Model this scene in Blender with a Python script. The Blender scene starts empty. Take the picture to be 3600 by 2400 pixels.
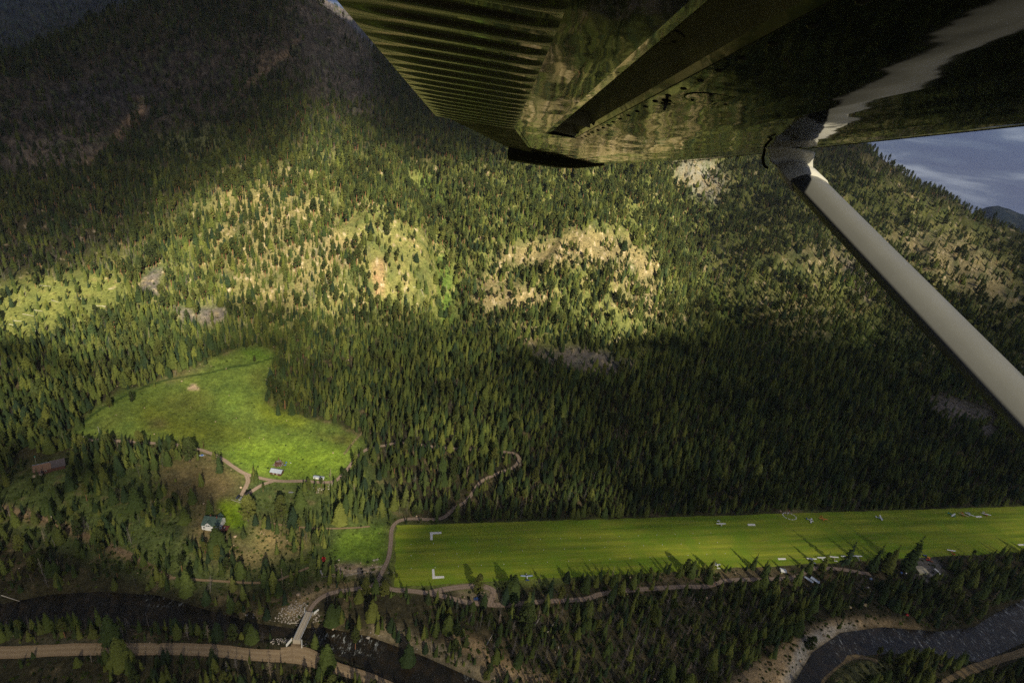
import bpy, bmesh, math, random
import numpy as np
from mathutils import Matrix, Vector

# ------------------------------------------------------------------ camera, sky, sun, exposure
scene = bpy.context.scene
col = scene.collection
R = math.radians
FPX, CXP, CYP, CAMH = 1850.0, 1800.0, 1200.0, 380.0      # focal length and centre in photograph pixels; height above the airstrip
_d = np.array([-620.0, 4250.0, FPX]); _d /= np.linalg.norm(_d)
UPc = -_d
YF = np.array([0, 0, 1.0]) - UPc * UPc[2]; YF /= np.linalg.norm(YF)
XR = np.cross(YF, UPc)
M3 = np.stack([XR, YF, UPc])                              # camera axes (right, down, forward) -> world
cam_data = bpy.data.cameras.new("camera")
cam = bpy.data.objects.new("camera", cam_data); col.objects.link(cam)
cam_data.sensor_width = 36.0
cam_data.lens = 36.0 * FPX / 3600.0
cam_data.clip_start = 0.05
cam_data.clip_end = 60000.0
_cr, _cd, _cf = M3[:, 0], M3[:, 1], M3[:, 2]
cam.matrix_world = Matrix(((_cr[0], -_cd[0], -_cf[0], 0), (_cr[1], -_cd[1], -_cf[1], 0), (_cr[2], -_cd[2], -_cf[2], CAMH), (0, 0, 0, 1)))
scene.camera = cam

SUN_EL, SUN_AZ = R(33.0), R(152.3)                        # azimuth clockwise from +Y: behind the camera, to its right
SUN_DIR = np.array([math.sin(SUN_AZ) * math.cos(SUN_EL), math.cos(SUN_AZ) * math.cos(SUN_EL), math.sin(SUN_EL)])
sun_data = bpy.data.lights.new("sun", 'SUN')
sun_data.energy = 5.0
sun_data.angle = R(0.6)
sun_data.color = (1.0, 0.89, 0.66)
sun = bpy.data.objects.new("sun", sun_data); col.objects.link(sun)
sun.rotation_euler = Vector((-SUN_DIR[0], -SUN_DIR[1], -SUN_DIR[2])).to_track_quat('-Z', 'Y').to_euler()
sun.location = (0, -50, 900)

world = bpy.data.worlds.new("World"); scene.world = world
world.use_nodes = True
_nt = world.node_tree; _nt.nodes.clear()
def _n(nt, kind, **kw):
    n = nt.nodes.new(kind)
    for k, v in kw.items():
        if k in n.inputs: n.inputs[k].default_value = v
        else: setattr(n, k, v)
    return n
_out = _n(_nt, 'ShaderNodeOutputWorld')
_bg = _n(_nt, 'ShaderNodeBackground', Strength=0.037)
_sky = _n(_nt, 'ShaderNodeTexSky', sky_type='NISHITA', sun_disc=False, sun_elevation=SUN_EL, sun_rotation=SUN_AZ, altitude=1200.0, air_density=1.0, dust_density=0.6, ozone_density=1.5)
_tc = _n(_nt, 'ShaderNodeTexCoord')
_mp = _n(_nt, 'ShaderNodeMapping'); _mp.inputs['Scale'].default_value = (2.2, 2.2, 13.0); _mp.inputs['Rotation'].default_value = (0.05, 0.12, 0.4)
_nz = _n(_nt, 'ShaderNodeTexNoise', Scale=2.6, Detail=6.0, Roughness=0.55, Distortion=0.35)
_rp = _n(_nt, 'ShaderNodeValToRGB')
_rp.color_ramp.elements[0].position = 0.40; _rp.color_ramp.elements[0].color = (.24, .42, 1.45, 1)
_rp.color_ramp.elements[1].position = 0.66; _rp.color_ramp.elements[1].color = (3.0, 3.4, 4.3, 1)
_e = _rp.color_ramp.elements.new(0.52); _e.color = (.66, .95, 1.95, 1)
_mx = _n(_nt, 'ShaderNodeMix', data_type='RGBA'); _mx.inputs[0].default_value = 0.92
_nt.links.new(_tc.outputs['Generated'], _mp.inputs['Vector'])
_nt.links.new(_mp.outputs['Vector'], _nz.inputs['Vector'])
_nt.links.new(_nz.outputs['Fac'], _rp.inputs['Fac'])
_nt.links.new(_sky.outputs['Color'], _mx.inputs[6])
_sx = _n(_nt, 'ShaderNodeSeparateXYZ'); _nt.links.new(_tc.outputs['Generated'], _sx.inputs[0])
_mr = _n(_nt, 'ShaderNodeMapRange'); _mr.inputs[1].default_value = .10; _mr.inputs[2].default_value = .75; _mr.inputs[3].default_value = 1.0; _mr.inputs[4].default_value = 3.6
_nt.links.new(_sx.outputs[2], _mr.inputs[0])                # an overcast sky is brightest overhead
_ov = _n(_nt, 'ShaderNodeMix', data_type='RGBA', blend_type='MULTIPLY'); _ov.inputs[0].default_value = 1.0; _ov.clamp_result = False
_nt.links.new(_rp.outputs['Color'], _ov.inputs[6]); _nt.links.new(_mr.outputs[0], _ov.inputs[7])
_nt.links.new(_ov.outputs[2], _mx.inputs[7])
_nt.links.new(_mx.outputs[2], _bg.inputs['Color'])
_nt.links.new(_bg.outputs['Background'], _out.inputs['Surface'])

scene.view_settings.view_transform = 'Standard'
scene.view_settings.look = 'None'
scene.view_settings.exposure = 1.13
scene.view_settings.gamma = 1.0
scene.render.engine = 'CYCLES'
scene.cycles.max_bounces = 5
scene.cycles.diffuse_bounces = 2
scene.cycles.glossy_bounces = 3
scene.cycles.transmission_bounces = 3
scene.cycles.transparent_max_bounces = 8
scene.cycles.use_denoising = False

random.seed(7)
rng = np.random.default_rng(11)

# ------------------------------------------------------------------ helpers
def ray(px, py):
    px = np.asarray(px, float); py = np.asarray(py, float)
    d = np.stack([(px - CXP) / FPX, (py - CYP) / FPX, np.ones_like(px)], -1)
    return d @ M3.T
def project(x, y, z):
    v = np.stack([x, y, z - CAMH], -1) @ M3
    w = np.maximum(v[..., 2], 1e-3)
    return np.where(v[..., 2] > 1, CXP + FPX * v[..., 0] / w, -1e5), np.where(v[..., 2] > 1, CYP + FPX * v[..., 1] / w, -1e5), v[..., 2]
def ground0(px, py, z=0.0):
    r = ray(px, py); t = (z - CAMH) / r[..., 2]
    return r[..., 0] * t, r[..., 1] * t

_perm = rng.permutation(512)
_perm = np.concatenate([_perm, _perm])
_grad = np.stack([np.cos(np.arange(512) * 2.399963), np.sin(np.arange(512) * 2.399963)], -1)
def perlin(x, y):
    xi = np.floor(x).astype(int); yi = np.floor(y).astype(int)
    xf = x - xi; yf = y - yi
    u = xf * xf * xf * (xf * (xf * 6 - 15) + 10); v = yf * yf * yf * (yf * (yf * 6 - 15) + 10)
    def g(ix, iy, fx, fy):
        h = _perm[(_perm[ix & 511] + iy) & 511]
        return _grad[h, 0] * fx + _grad[h, 1] * fy
    a = g(xi, yi, xf, yf); b = g(xi + 1, yi, xf - 1, yf); c = g(xi, yi + 1, xf, yf - 1); d = g(xi + 1, yi + 1, xf - 1, yf - 1)
    return (a + u * (b - a)) * (1 - v) + (c + u * (d - c)) * v
def fbm(x, y, oct=4, gain=0.5):
    s = 0; a = 1.0
    for i in range(oct):
        s = s + a * perlin(x * 2 ** i + 17.3 * i, y * 2 ** i - 9.1 * i); a *= gain
    return s
def sstep(a, b, x):
    t = np.clip((x - a) / (b - a), 0, 1); return t * t * (3 - 2 * t)

def in_poly(poly, x, y):
    p = np.asarray(poly, float); r = np.zeros(np.shape(x), bool)
    for i in range(len(p)):
        x0, y0 = p[i - 1]; x1, y1 = p[i]
        if y0 == y1: continue
        c = ((y0 > y) != (y1 > y)) & (x < (x1 - x0) * (y - y0) / (y1 - y0) + x0)
        r ^= c
    return r
def dist_poly(pl, x, y, closed=False):
    p = np.asarray(pl, float); best = np.full(np.shape(x), 1e9)
    n = len(p)
    for i in range(n if closed else n - 1):
        a = p[i]; b = p[(i + 1) % n]; ab = b - a; L = ab @ ab + 1e-9
        t = np.clip(((x - a[0]) * ab[0] + (y - a[1]) * ab[1]) / L, 0, 1)
        best = np.minimum(best, np.hypot(x - a[0] - t * ab[0], y - a[1] - t * ab[1]))
    return best
def smooth_line(pts, step=6.0):
    p = np.asarray(pts, float); out = []
    q = np.vstack([2 * p[0] - p[1], p, 2 * p[-1] - p[-2]])
    for i in range(1, len(q) - 2):
        a, b, c, d = q[i - 1], q[i], q[i + 1], q[i + 2]
        n = max(2, int(np.linalg.norm(c - b) / step))
        for k in range(n):
            t = k / n
            out.append(0.5 * ((2 * b) + (c - a) * t + (2 * a - 5 * b + 4 * c - d) * t * t + (3 * b - a - 3 * c + d) * t ** 3))
    out.append(q[-2]); return np.array(out)

# photograph-space rasters of what grows or lies where on the ground, or where sun should fall; each is only ever looked up for points of the terrain
RX0, RY0, RC = -700, -500, 10.0
RW, RH = 500, 340
_gx, _gy = np.meshgrid(RX0 + (np.arange(RW) + .5) * RC, RY0 + (np.arange(RH) + .5) * RC)
def blur(a, s):
    if s <= 0: return a
    k = np.exp(-0.5 * (np.arange(-int(3 * s) - 1, int(3 * s) + 2) / s) ** 2); k /= k.sum(); h = len(k) // 2
    for ax in (0, 1):
        b = np.pad(a, [(h, h) if i == ax else (0, 0) for i in (0, 1)], mode='edge')
        a = sum(k[i] * np.take(b, np.arange(i, i + a.shape[ax]), axis=ax) for i in range(len(k)))
    return a
def raster(base, layers, warp=14.0):
    wx = _gx + warp * fbm(_gx / 90, _gy / 90, 3); wy = _gy + warp * fbm(_gx / 90 + 40, _gy / 90 + 40, 3)
    m = np.full(_gx.shape, float(base))
    for poly, v, s in layers:
        a = blur(in_poly(poly, wx, wy).astype(float), s); m = m * (1 - a) + v * a
    return m
def look(m, px, py):
    fx = np.clip((px - RX0) / RC - .5, 0, RW - 1.001); fy = np.clip((py - RY0) / RC - .5, 0, RH - 1.001)
    x = fx.astype(int); y = fy.astype(int); u = fx - x; v = fy - y
    return (m[y, x] * (1 - u) + m[y, x + 1] * u) * (1 - v) + (m[y + 1, x] * (1 - u) + m[y + 1, x + 1] * u) * v

# ------------------------------------------------------------------ terrain height
CTRL = []                                                 # x, y, z
def cz(px, py, z):
    x, y = ground0(px, py, z); CTRL.append((float(x), float(y), float(z)))
for p in [(1300, 1850, 0), (1400, 2070, 0), (1000, 2080, -2), (2000, 1840, 0), (2000, 2050, 0), (2641, 1830, 0), (2748, 1990, 0), (3440, 1800, 0), (3640, 1930, 0), (3200, 1990, 0), (4300, 1830, 0),
          (0, 2290, -4), (600, 2300, -4), (1050, 2320, -4), (1300, 2400, -4), (1800, 2500, -5), (-500, 2250, -4), (2400, 2550, -4),
          (2000, 2200, -2), (2600, 2150, -2), (2300, 2330, -3), (3000, 2080, -1), (3300, 2080, -1), (3500, 2360, -4), (3900, 2250, -4), (1600, 2200, -2),
          (750, 1830, 9), (975, 1650, 11), (1120, 1680, 9), (840, 1755, 9), (175, 1640, 13), (300, 1530, 16), (600, 1700, 10), (700, 2000, 1), (300, 1960, 2), (60, 1800, 5), (1150, 1900, 0), (500, 1850, 5), (950, 1900, 2),
          (-300, 1700, 12), (-300, 2000, 2), (600, 1400, 24), (900, 1400, 24), (1200, 1540, 13), (850, 1260, 36), (380, 1400, 24), (100, 1400, 26),
          (1600, 1620, 9), (2000, 1620, 11), (2500, 1600, 12), (3000, 1600, 12), (3500, 1650, 10), (1400, 1700, 5), (4000, 1700, 10),
          (1600, 1400, 28), (2000, 1400, 34), (2500, 1400, 40), (3000, 1430, 38), (3500, 1480, 36)]:
    cz(*p)
def column(px, y0, z0, steps, behind=None):
    x, y = ground0(px, y0, z0); CTRL.append((float(x), float(y), z0)); D = math.hypot(x, y); z = z0
    for py, m in steps:
        r = ray(px, py); hx = math.hypot(r[0], r[1]); te = r[2] / hx
        D2 = (CAMH - z + m * D) / (m - te)
        D2 = max(D2, D + 20); z = CAMH + D2 * te; D = D2
        CTRL.append((float(r[0] / hx * D), float(r[1] / hx * D), float(z)))
    if behind:
        for dd, dz in behind:
            CTRL.append((float(r[0] / hx * (D + dd)), float(r[1] / hx * (D + dd)), float(z + dz)))
BH = [(250, -40), (600, -160)]
column(-500, 1250, 30, [(1020, .12), (820, .25), (650, .35), (480, .5), (330, .6)], [(250, -60), (550, -220)])
column(0, 1230, 30, [(1000, .12), (820, .25), (650, .38), (450, .5), (300, .6), (205, .6)], [(250, -70), (550, -250)])
column(400, 1130, 40, [(960, .22), (800, .32), (620, .38), (450, .5), (250, .6), (60, .6)], [(250, -60), (550, -220)])
column(800, 1130, 50, [(900, .5), (720, .5), (580, .32), (400, .5), (200, .6), (0, .6), (-120, .6)], BH)
column(1150, 1130, 55, [(900, .6), (650, .5), (480, .34), (300, .4), (120, .65), (34, .62)], BH)
column(1500, 1130, 60, [(950, .62), (760, .5), (580, .34), (400, .5), (280, .5)], BH)
column(1800, 1200, 55, [(1000, .55), (800, .6), (680, .4), (560, .42), (430, .45)], BH)
column(2100, 1280, 52, [(1050, .62), (850, .66), (720, .4), (560, .45), (430, .45)], BH)
column(2450, 1180, 70, [(1000, .5), (800, .5), (620, .5), (480, .5)], BH)
column(2800, 1250, 60, [(1050, .45), (850, .5), (650, .5), (500, .5), (430, .5)], BH)
column(3050, 1250, 60, [(1050, .4), (850, .5), (700, .5), (585, .55), (535, .55)], [(150, -30), (500, -200)])
column(3300, 1300, 58, [(1100, .4), (900, .5), (760, .45), (685, .5)], [(150, -30), (500, -200)])
column(3550, 1350, 56, [(1150, .4), (980, .45), (870, .5), (825, .5)], [(150, -30), (500, -200)])
column(3950, 1450, 50, [(1250, .4), (1120, .4), (1010, .45)], [(150, -30), (500, -200)])
for px, py, D in [(-400, 120, 4600), (0, 20, 4700), (200, -30, 4700), (420, -60, 4800), (700, -200, 5000)]:
    r = ray(px, py); hx = math.hypot(r[0], r[1]); CTRL.append((r[0] / hx * D, r[1] / hx * D, CAMH + D * r[2] / hx))
for x, y, z in [(0, -400, -2), (-1200, -500, 10), (1200, -300, 10), (0, -1500, 80), (2500, -500, 60), (-2500, -500, 60), (-2600, 900, 60), (2200, 700, 20), (3500, 1500, 0), (5200, 4500, 0), (7000, 3000, 0), (-6000, 3000, 400), (0, 6500, 500), (4000, 7000, 0)]:
    CTRL.append((x, y, z))
CTRL = np.array(CTRL, float)
_S = 900.0; _soft = 45.0
def _kern(dx, dy): return np.sqrt(dx * dx + dy * dy + _soft * _soft) / _S
_A = _kern(CTRL[:, None, 0] - CTRL[None, :, 0], CTRL[:, None, 1] - CTRL[None, :, 1])
_n0 = len(CTRL)
_AA = np.zeros((_n0 + 1, _n0 + 1)); _AA[:_n0, :_n0] = _A + np.eye(_n0) * -0.0008; _AA[:_n0, _n0] = 1; _AA[_n0, :_n0] = 1
_w = np.linalg.solve(_AA, np.append(CTRL[:, 2], 0.0))
def h_base(x, y):
    x = np.asarray(x, np.float32); y = np.asarray(y, np.float32); sh = x.shape; x = x.ravel(); y = y.ravel()
    o = np.empty(len(x), np.float32); c = CTRL.astype(np.float32); w = _w.astype(np.float32)
    for i in range(0, len(x), 60000):
        o[i:i + 60000] = _kern(x[i:i + 60000, None] - c[None, :, 0], y[i:i + 60000, None] - c[None, :, 1]) @ w[:-1] + w[-1]
    return o.reshape(sh).astype(float)

# airstrip frame: origin at the near left corner of the cleared field, u along it, v across it (away from the river)
AU = np.array([math.cos(R(13.9)), math.sin(R(13.9))]); AV = np.array([-AU[1], AU[0]])
A0 = np.array(ground0(1388, 2062))
def strip_uv(x, y): return (x - A0[0]) * AU[0] + (y - A0[1]) * AU[1], (x - A0[0]) * AV[0] + (y - A0[1]) * AV[1]
STRIP_L = 1500.0
_c2 = np.array(ground0(1400, 1846)) - A0; STRIP_W = float(_c2 @ AV)

RIVER_PX = [
    [(-300, 2150), (0, 2120), (180, 2085), (350, 2075), (560, 2088), (700, 2130), (900, 2185), (1040, 2205), (1140, 2200), (1300, 2232), (1500, 2305), (1700, 2395), (1850, 2500),
     (1600, 2560), (1400, 2425), (1300, 2362), (1180, 2305), (1100, 2262), (1020, 2242), (900, 2234), (600, 2204), (300, 2194), (150, 2200), (0, 2212), (-300, 2250)],
    [(2700, 2520), (2790, 2390), (2850, 2290), (2950, 2220), (3100, 2200), (3300, 2216), (3420, 2200), (3500, 2150), (3600, 2100), (3800, 1990), (4100, 1900), (4200, 1960), (3900, 2120), (3600, 2262), (3450, 2330), (3330, 2312), (3150, 2298), (2990, 2310), (2900, 2385), (2830, 2520)]]
WATER_Z = -8.0
RIVERS = [np.stack(ground0(np.array(p)[:, 0], np.array(p)[:, 1], WATER_Z), -1) for p in RIVER_PX]

def h_mid(x, y):
    z = h_base(x, y)
    m = sstep(25, 110, z) * (0.35 + 0.65 * sstep(60, 220, z))
    big = fbm(x / 190 + 3, y / 190, 3)
    rid = 1 - np.abs(fbm(x / 120 + 11, y / 120 + 5, 3)) * 2.2
    z = z + m * (17 * big + 15 * rid - 7)
    rk = fbm(x / 26, y / 26, 4)
    z = z + m * 3.6 * rk + sstep(-20, 20, z) * 0.0
    return z
GULLY = []
def h_gully(x, y):
    z = h_mid(x, y)
    for pl, dep, wid in GULLY:
        d = dist_poly(pl, x, y); z = z - dep * np.exp(-(d / wid) ** 2) * sstep(30, 80, z)
    return z
def hit(px, py, hf=None):
    hf = hf or height
    px = np.atleast_1d(np.asarray(px, float)); py = np.atleast_1d(np.asarray(py, float))
    r = ray(px, py); hx = np.hypot(r[:, 0], r[:, 1]); ux, uy, te = r[:, 0] / hx, r[:, 1] / hx, r[:, 2] / hx
    D = np.geomspace(150, 7000, 420)
    X = ux[:, None] * D; Y = uy[:, None] * D; Zr = CAMH + te[:, None] * D
    f = Zr - hf(X, Y)
    below = f < 0; k = np.where(below.any(1), below.argmax(1), len(D) - 1); k = np.maximum(k, 1); i = np.arange(len(px))
    f0, f1 = f[i, k - 1], f[i, k]; t = np.clip(f0 / np.where(np.abs(f0 - f1) < 1e-6, 1e-6, f0 - f1), 0, 1)
    d = D[k - 1] + t * (D[k] - D[k - 1]); x = ux * d; y = uy * d
    return x, y, hf(x, y)
for pts, dep, wid in [([(1480, 590), (1540, 700), (1565, 820), (1585, 930), (1570, 1020), (1590, 1120)], 54, 40), ([(2390, 600), (2440, 720), (2470, 850), (2490, 960), (2580, 1100)], 50, 42), ([(640, 300), (760, 420), (700, 520)], 22, 60), ([(480, 300), (470, 400), (420, 480)], 15, 40)]:
    a = np.array(pts, float); x, y, z = hit(a[:, 0], a[:, 1], h_mid)
    GULLY.append((np.stack([x, y], -1), dep, wid))
KNOLL = []
for q_, hgt, wid in (((1400, 850), 20, 90), ((2130, 860), 26, 100), ((2330, 1000), 16, 80), ((2760, 880), 18, 100), ((950, 700), 20, 110), ((1120, 960), 14, 80), ((1900, 1000), 12, 70)):
    x, y, z = hit([q_[0]], [q_[1]], h_mid); KNOLL.append((float(x[0]), float(y[0]), hgt, wid))
def height(x, y):
    x = np.asarray(x, float); y = np.asarray(y, float)
    z = h_gully(x, y)
    for kx_, ky_, hg_, wd_ in KNOLL: z = z + hg_ * np.exp(-((x - kx_) ** 2 + (y - ky_) ** 2) / wd_ ** 2)
    near = sstep(40, 10, z)
    z = z + near * 0.5 * fbm(x / 18, y / 18, 3)
    D_ = np.hypot(x, y); aw = sstep(R(20), R(27), np.arctan2(x, y)) * sstep(1900, 2600, D_)
    z = z * (1 - aw) + np.minimum(z, 300 - .058 * D_) * aw
    u, v = strip_uv(x, y)
    o = np.maximum(np.maximum(-u, u - STRIP_L), np.maximum(-v, v - STRIP_W))
    k = sstep(30, 2, o); z = z * (1 - k) + 0.0 * k
    for rv in RIVERS:
        bb = 40
        sel = (x > rv[:, 0].min() - bb) & (x < rv[:, 0].max() + bb) & (y > rv[:, 1].min() - bb) & (y < rv[:, 1].max() + bb)
        if not sel.any(): continue
        xs, ys, zs = x[sel], y[sel], z[sel]
        d = dist_poly(rv, xs, ys, True); ins = in_poly(rv, xs, ys)
        bank = 9.0 + 3.0 * fbm(xs / 14, ys / 14, 2)
        zz = WATER_Z + 0.25 + (zs - WATER_Z - 0.25) * sstep(0.0, bank, d) + 0.35 * fbm(xs / 3.0, ys / 3.0, 2) * sstep(bank + 4, 2, d)
        zs = np.where(ins, WATER_Z + 0.25 - 1.6 * sstep(0, 4, d), np.where(d < bank, np.maximum(zz, WATER_Z + 0.1), zs))
        z[sel] = zs
    return z

# ------------------------------------------------------------------ tagging, mesh building
def tag(o, label=None, cat=None, group=None, kind=None):
    if label: o['label'] = label
    if cat: o['category'] = cat
    if group: o['group'] = group
    if kind: o['kind'] = kind
    return o
def empty(name, loc=(0, 0, 0), rz=0.0, label=None, cat=None, group=None):
    o = bpy.data.objects.new(name, None); col.objects.link(o)
    o.location = loc; o.rotation_euler = (0, 0, rz); o.empty_display_size = 0.5
    return tag(o, label, cat, group)
class MB:
    def __init__(s): s.v = []; s.f = []; s.m = []; s.mi = 0; s.T = None
    def mat(s, i): s.mi = i; return s
    def add(s, vs, fs):
        b = len(s.v)
        if s.T is not None: vs = [tuple(s.T @ Vector(v)) for v in vs]
        s.v += [tuple(v) for v in vs]
        for f in fs: s.f.append(tuple(b + i for i in f)); s.m.append(s.mi)
        return s
    def box(s, c, d, rz=0.0, top=None):
        tx, ty = top or (1, 1); ca, sa = math.cos(rz), math.sin(rz); vs = []
        for z, kx, ky in ((-.5, 1, 1), (.5, tx, ty)):
            for x, y in ((-.5, -.5), (.5, -.5), (.5, .5), (-.5, .5)):
                X, Y = x * d[0] * kx, y * d[1] * ky
                vs.append((c[0] + X * ca - Y * sa, c[1] + X * sa + Y * ca, c[2] + z * d[2]))
        return s.add(vs, [(3, 2, 1, 0), (4, 5, 6, 7), (0, 1, 5, 4), (1, 2, 6, 5), (2, 3, 7, 6), (3, 0, 4, 7)])
    def cyl(s, p0, p1, r0, r1=None, n=8, caps=True):
        r1 = r0 if r1 is None else r1
        a, b = Vector(p0), Vector(p1); ax = (b - a).normalized()
        u = ax.orthogonal().normalized(); w = ax.cross(u); vs = []
        for p, r in ((a, r0), (b, r1)):
            for k in range(n):
                t = 2 * math.pi * k / n; vs.append(p + (u * math.cos(t) + w * math.sin(t)) * r)
        fs = [(k, (k + 1) % n, n + (k + 1) % n, n + k) for k in range(n)]
        if caps: fs += [tuple(range(n - 1, -1, -1)), tuple(range(n, 2 * n))]
        return s.add(vs, fs)
    def tube(s, pts, rs, n=8):
        pts = [Vector(p) for p in pts]; vs = []
        for i, p in enumerate(pts):
            d = (pts[min(i + 1, len(pts) - 1)] - pts[max(i - 1, 0)]).normalized()
            u = d.orthogonal().normalized() if i == 0 else (u - d * u.dot(d)).normalized()
            w = d.cross(u); r = rs[i] if hasattr(rs, '__len__') else rs
            for k in range(n):
                t = 2 * math.pi * k / n; vs.append(p + (u * math.cos(t) + w * math.sin(t)) * r)
        fs = []
        for i in range(len(pts) - 1):
            for k in range(n): fs.append((i * n + k, i * n + (k + 1) % n, (i + 1) * n + (k + 1) % n, (i + 1) * n + k))
        fs += [tuple(range(n - 1, -1, -1)), tuple(range((len(pts) - 1) * n, len(pts) * n))]
        return s.add(vs, fs)
    def loft(s, rings, close=True, caps=True):
        n = len(rings[0]); vs = [v for r in rings for v in r]; fs = []
        for i in range(len(rings) - 1):
            for k in range(n if close else n - 1):
                fs.append((i * n + k, i * n + (k + 1) % n, (i + 1) * n + (k + 1) % n, (i + 1) * n + k))
        if caps and close: fs += [tuple(range(n - 1, -1, -1)), tuple(range((len(rings) - 1) * n, len(rings) * n))]
        return s.add(vs, fs)
    def ball(s, c, r, n=8, m=6, sq=(1, 1, 1), jit=0.0, rnd=None):
        rnd = rnd or random; vs = [(c[0], c[1], c[2] - r * sq[2])]
        for i in range(1, m):
            a = math.pi * i / m
            for k in range(n):
                t = 2 * math.pi * k / n; q = 1 + (rnd.random() - .5) * jit
                vs.append((c[0] + r * sq[0] * q * math.sin(a) * math.cos(t), c[1] + r * sq[1] * q * math.sin(a) * math.sin(t), c[2] - r * sq[2] * q * math.cos(a)))
        vs.append((c[0], c[1], c[2] + r * sq[2])); fs = []
        for k in range(n): fs.append((0, 1 + (k + 1) % n, 1 + k))
        for i in range(m - 2):
            for k in range(n): fs.append((1 + i * n + k, 1 + i * n + (k + 1) % n, 1 + (i + 1) * n + (k + 1) % n, 1 + (i + 1) * n + k))
        b = 1 + (m - 2) * n; L = len(vs) - 1
        for k in range(n): fs.append((b + k, b + (k + 1) % n, L))
        return s.add(vs, fs)
    def mesh(s, name, mats, smooth=False):
        me = bpy.data.meshes.new(name); me.from_pydata(s.v, [], s.f)
        for m in (mats if isinstance(mats, (list, tuple)) else [mats]): me.materials.append(m)
        me.polygons.foreach_set('material_index', s.m)
        if smooth: me.polygons.foreach_set('use_smooth', [True] * len(s.f))
        me.update(); return me
    def build(s, name, mats, parent=None, smooth=False, loc=None):
        o = bpy.data.objects.new(name, s.mesh(name, mats, smooth)); col.objects.link(o)
        if parent is not None: o.parent = parent
        if loc is not None: o.location = loc
        return o
def np_mesh(name, verts, quads, mat, smooth=True):
    me = bpy.data.meshes.new(name); nv, nf = len(verts), len(quads); k = quads.shape[1]
    me.vertices.add(nv); me.vertices.foreach_set('co', np.ascontiguousarray(verts, np.float32).ravel())
    me.loops.add(nf * k); me.loops.foreach_set('vertex_index', np.ascontiguousarray(quads, np.int32).ravel())
    me.polygons.add(nf); me.polygons.foreach_set('loop_start', np.arange(0, nf * k, k, dtype=np.int32)); me.polygons.foreach_set('loop_total', np.full(nf, k, np.int32))
    if smooth: me.polygons.foreach_set('use_smooth', np.ones(nf, bool))
    me.materials.append(mat); me.update(calc_edges=True)
    return me
def colattr(me, name, rgb):
    a = me.attributes.new(name, 'FLOAT_COLOR', 'POINT'); c = np.ones((len(rgb), 4), np.float32); c[:, :3] = rgb
    a.data.foreach_set('color', c.ravel())
def fattr(me, name, v):
    a = me.attributes.new(name, 'FLOAT', 'POINT'); a.data.foreach_set('value', np.asarray(v, np.float32))

# ------------------------------------------------------------------ materials
def mat_new(name):
    m = bpy.data.materials.new(name); m.use_nodes = True; nt = m.node_tree; nt.nodes.clear()
    o = _n(nt, 'ShaderNodeOutputMaterial'); b = _n(nt, 'ShaderNodeBsdfPrincipled'); nt.links.new(b.outputs[0], o.inputs['Surface'])
    return m, nt, b, o
def mixc(nt, a, b, fac, blend='MIX'):
    x = _n(nt, 'ShaderNodeMix', data_type='RGBA', blend_type=blend)
    for i, v in ((0, fac), (6, a), (7, b)):
        if hasattr(v, 'is_linked'): nt.links.new(v, x.inputs[i])
        elif i == 0: x.inputs[0].default_value = v
        else: x.inputs[i].default_value = (*v[:3], 1)
    return x.outputs[2]
def noise(nt, scale, detail=3, rough=0.55, vec=None, stretch=None, coord='pos'):
    if vec is None:
        vec = _n(nt, 'ShaderNodeNewGeometry').outputs['Position'] if coord == 'pos' else _n(nt, 'ShaderNodeTexCoord').outputs['Object']
    if stretch:
        mp = _n(nt, 'ShaderNodeMapping'); mp.inputs['Scale'].default_value = stretch[0]; mp.inputs['Rotation'].default_value = stretch[1]
        nt.links.new(vec, mp.inputs['Vector']); vec = mp.outputs['Vector']
    x = _n(nt, 'ShaderNodeTexNoise', Scale=scale, Detail=detail, Roughness=rough); nt.links.new(vec, x.inputs['Vector'])
    return x.outputs['Fac']
def ramp(nt, fac, stops):
    r = _n(nt, 'ShaderNodeValToRGB'); e = r.color_ramp.elements
    while len(e) < len(stops): e.new(0.5)
    for i, (p, c) in enumerate(stops):
        e[i].position = p; e[i].color = (c, c, c, 1) if not hasattr(c, '__len__') else (*c[:3], 1)
    nt.links.new(fac, r.inputs['Fac']); return r.outputs['Color']
def plain(name, c, rough=0.6, metal=0.0, var=0.15, scale=3.0, coat=0.0, spec=0.5):
    m, nt, b, o = mat_new(name)
    f = noise(nt, scale, 4, 0.6, coord='obj')
    k = mixc(nt, tuple(x * (1 - var) for x in c), tuple(min(1, x * (1 + var)) for x in c), f)
    nt.links.new(k, b.inputs['Base Color']); b.inputs['Roughness'].default_value = rough; b.inputs['Metallic'].default_value = metal
    b.inputs['Coat Weight'].default_value = coat; b.inputs['Specular IOR Level'].default_value = spec
    return m
def ground_mat(name, attr='tint', fine=1.3, fine_amt=(0.62, 1.35), coarse=0.11, rough=0.95, bump=0.25):
    m, nt, b, o = mat_new(name)
    a = _n(nt, 'ShaderNodeAttribute', attribute_name=attr)
    f1 = mixc(nt, ramp(nt, noise(nt, fine, 4, 0.7), [(0.30, .48), (0.70, 1.55)]), ramp(nt, noise(nt, .33, 5, .72), [(.32, .55), (.68, 1.45)]), 1.0, 'MULTIPLY')
    f2 = ramp(nt, noise(nt, coarse, 4, 0.6), [(0.3, 0.78), (0.7, 1.22)])
    c = mixc(nt, mixc(nt, a.outputs['Color'], f1, 1.0, 'MULTIPLY'), f2, 1.0, 'MULTIPLY')
    nt.links.new(c, b.inputs['Base Color']); b.inputs['Roughness'].default_value = rough; b.inputs['Specular IOR Level'].default_value = 0.1
    bp = _n(nt, 'ShaderNodeBump', Strength=bump, Distance=0.5); nt.links.new(noise(nt, 0.9, 4, 0.65), bp.inputs['Height']); nt.links.new(bp.outputs[0], b.inputs['Normal'])
    return m
M_ground = ground_mat('ground_cover')

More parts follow.
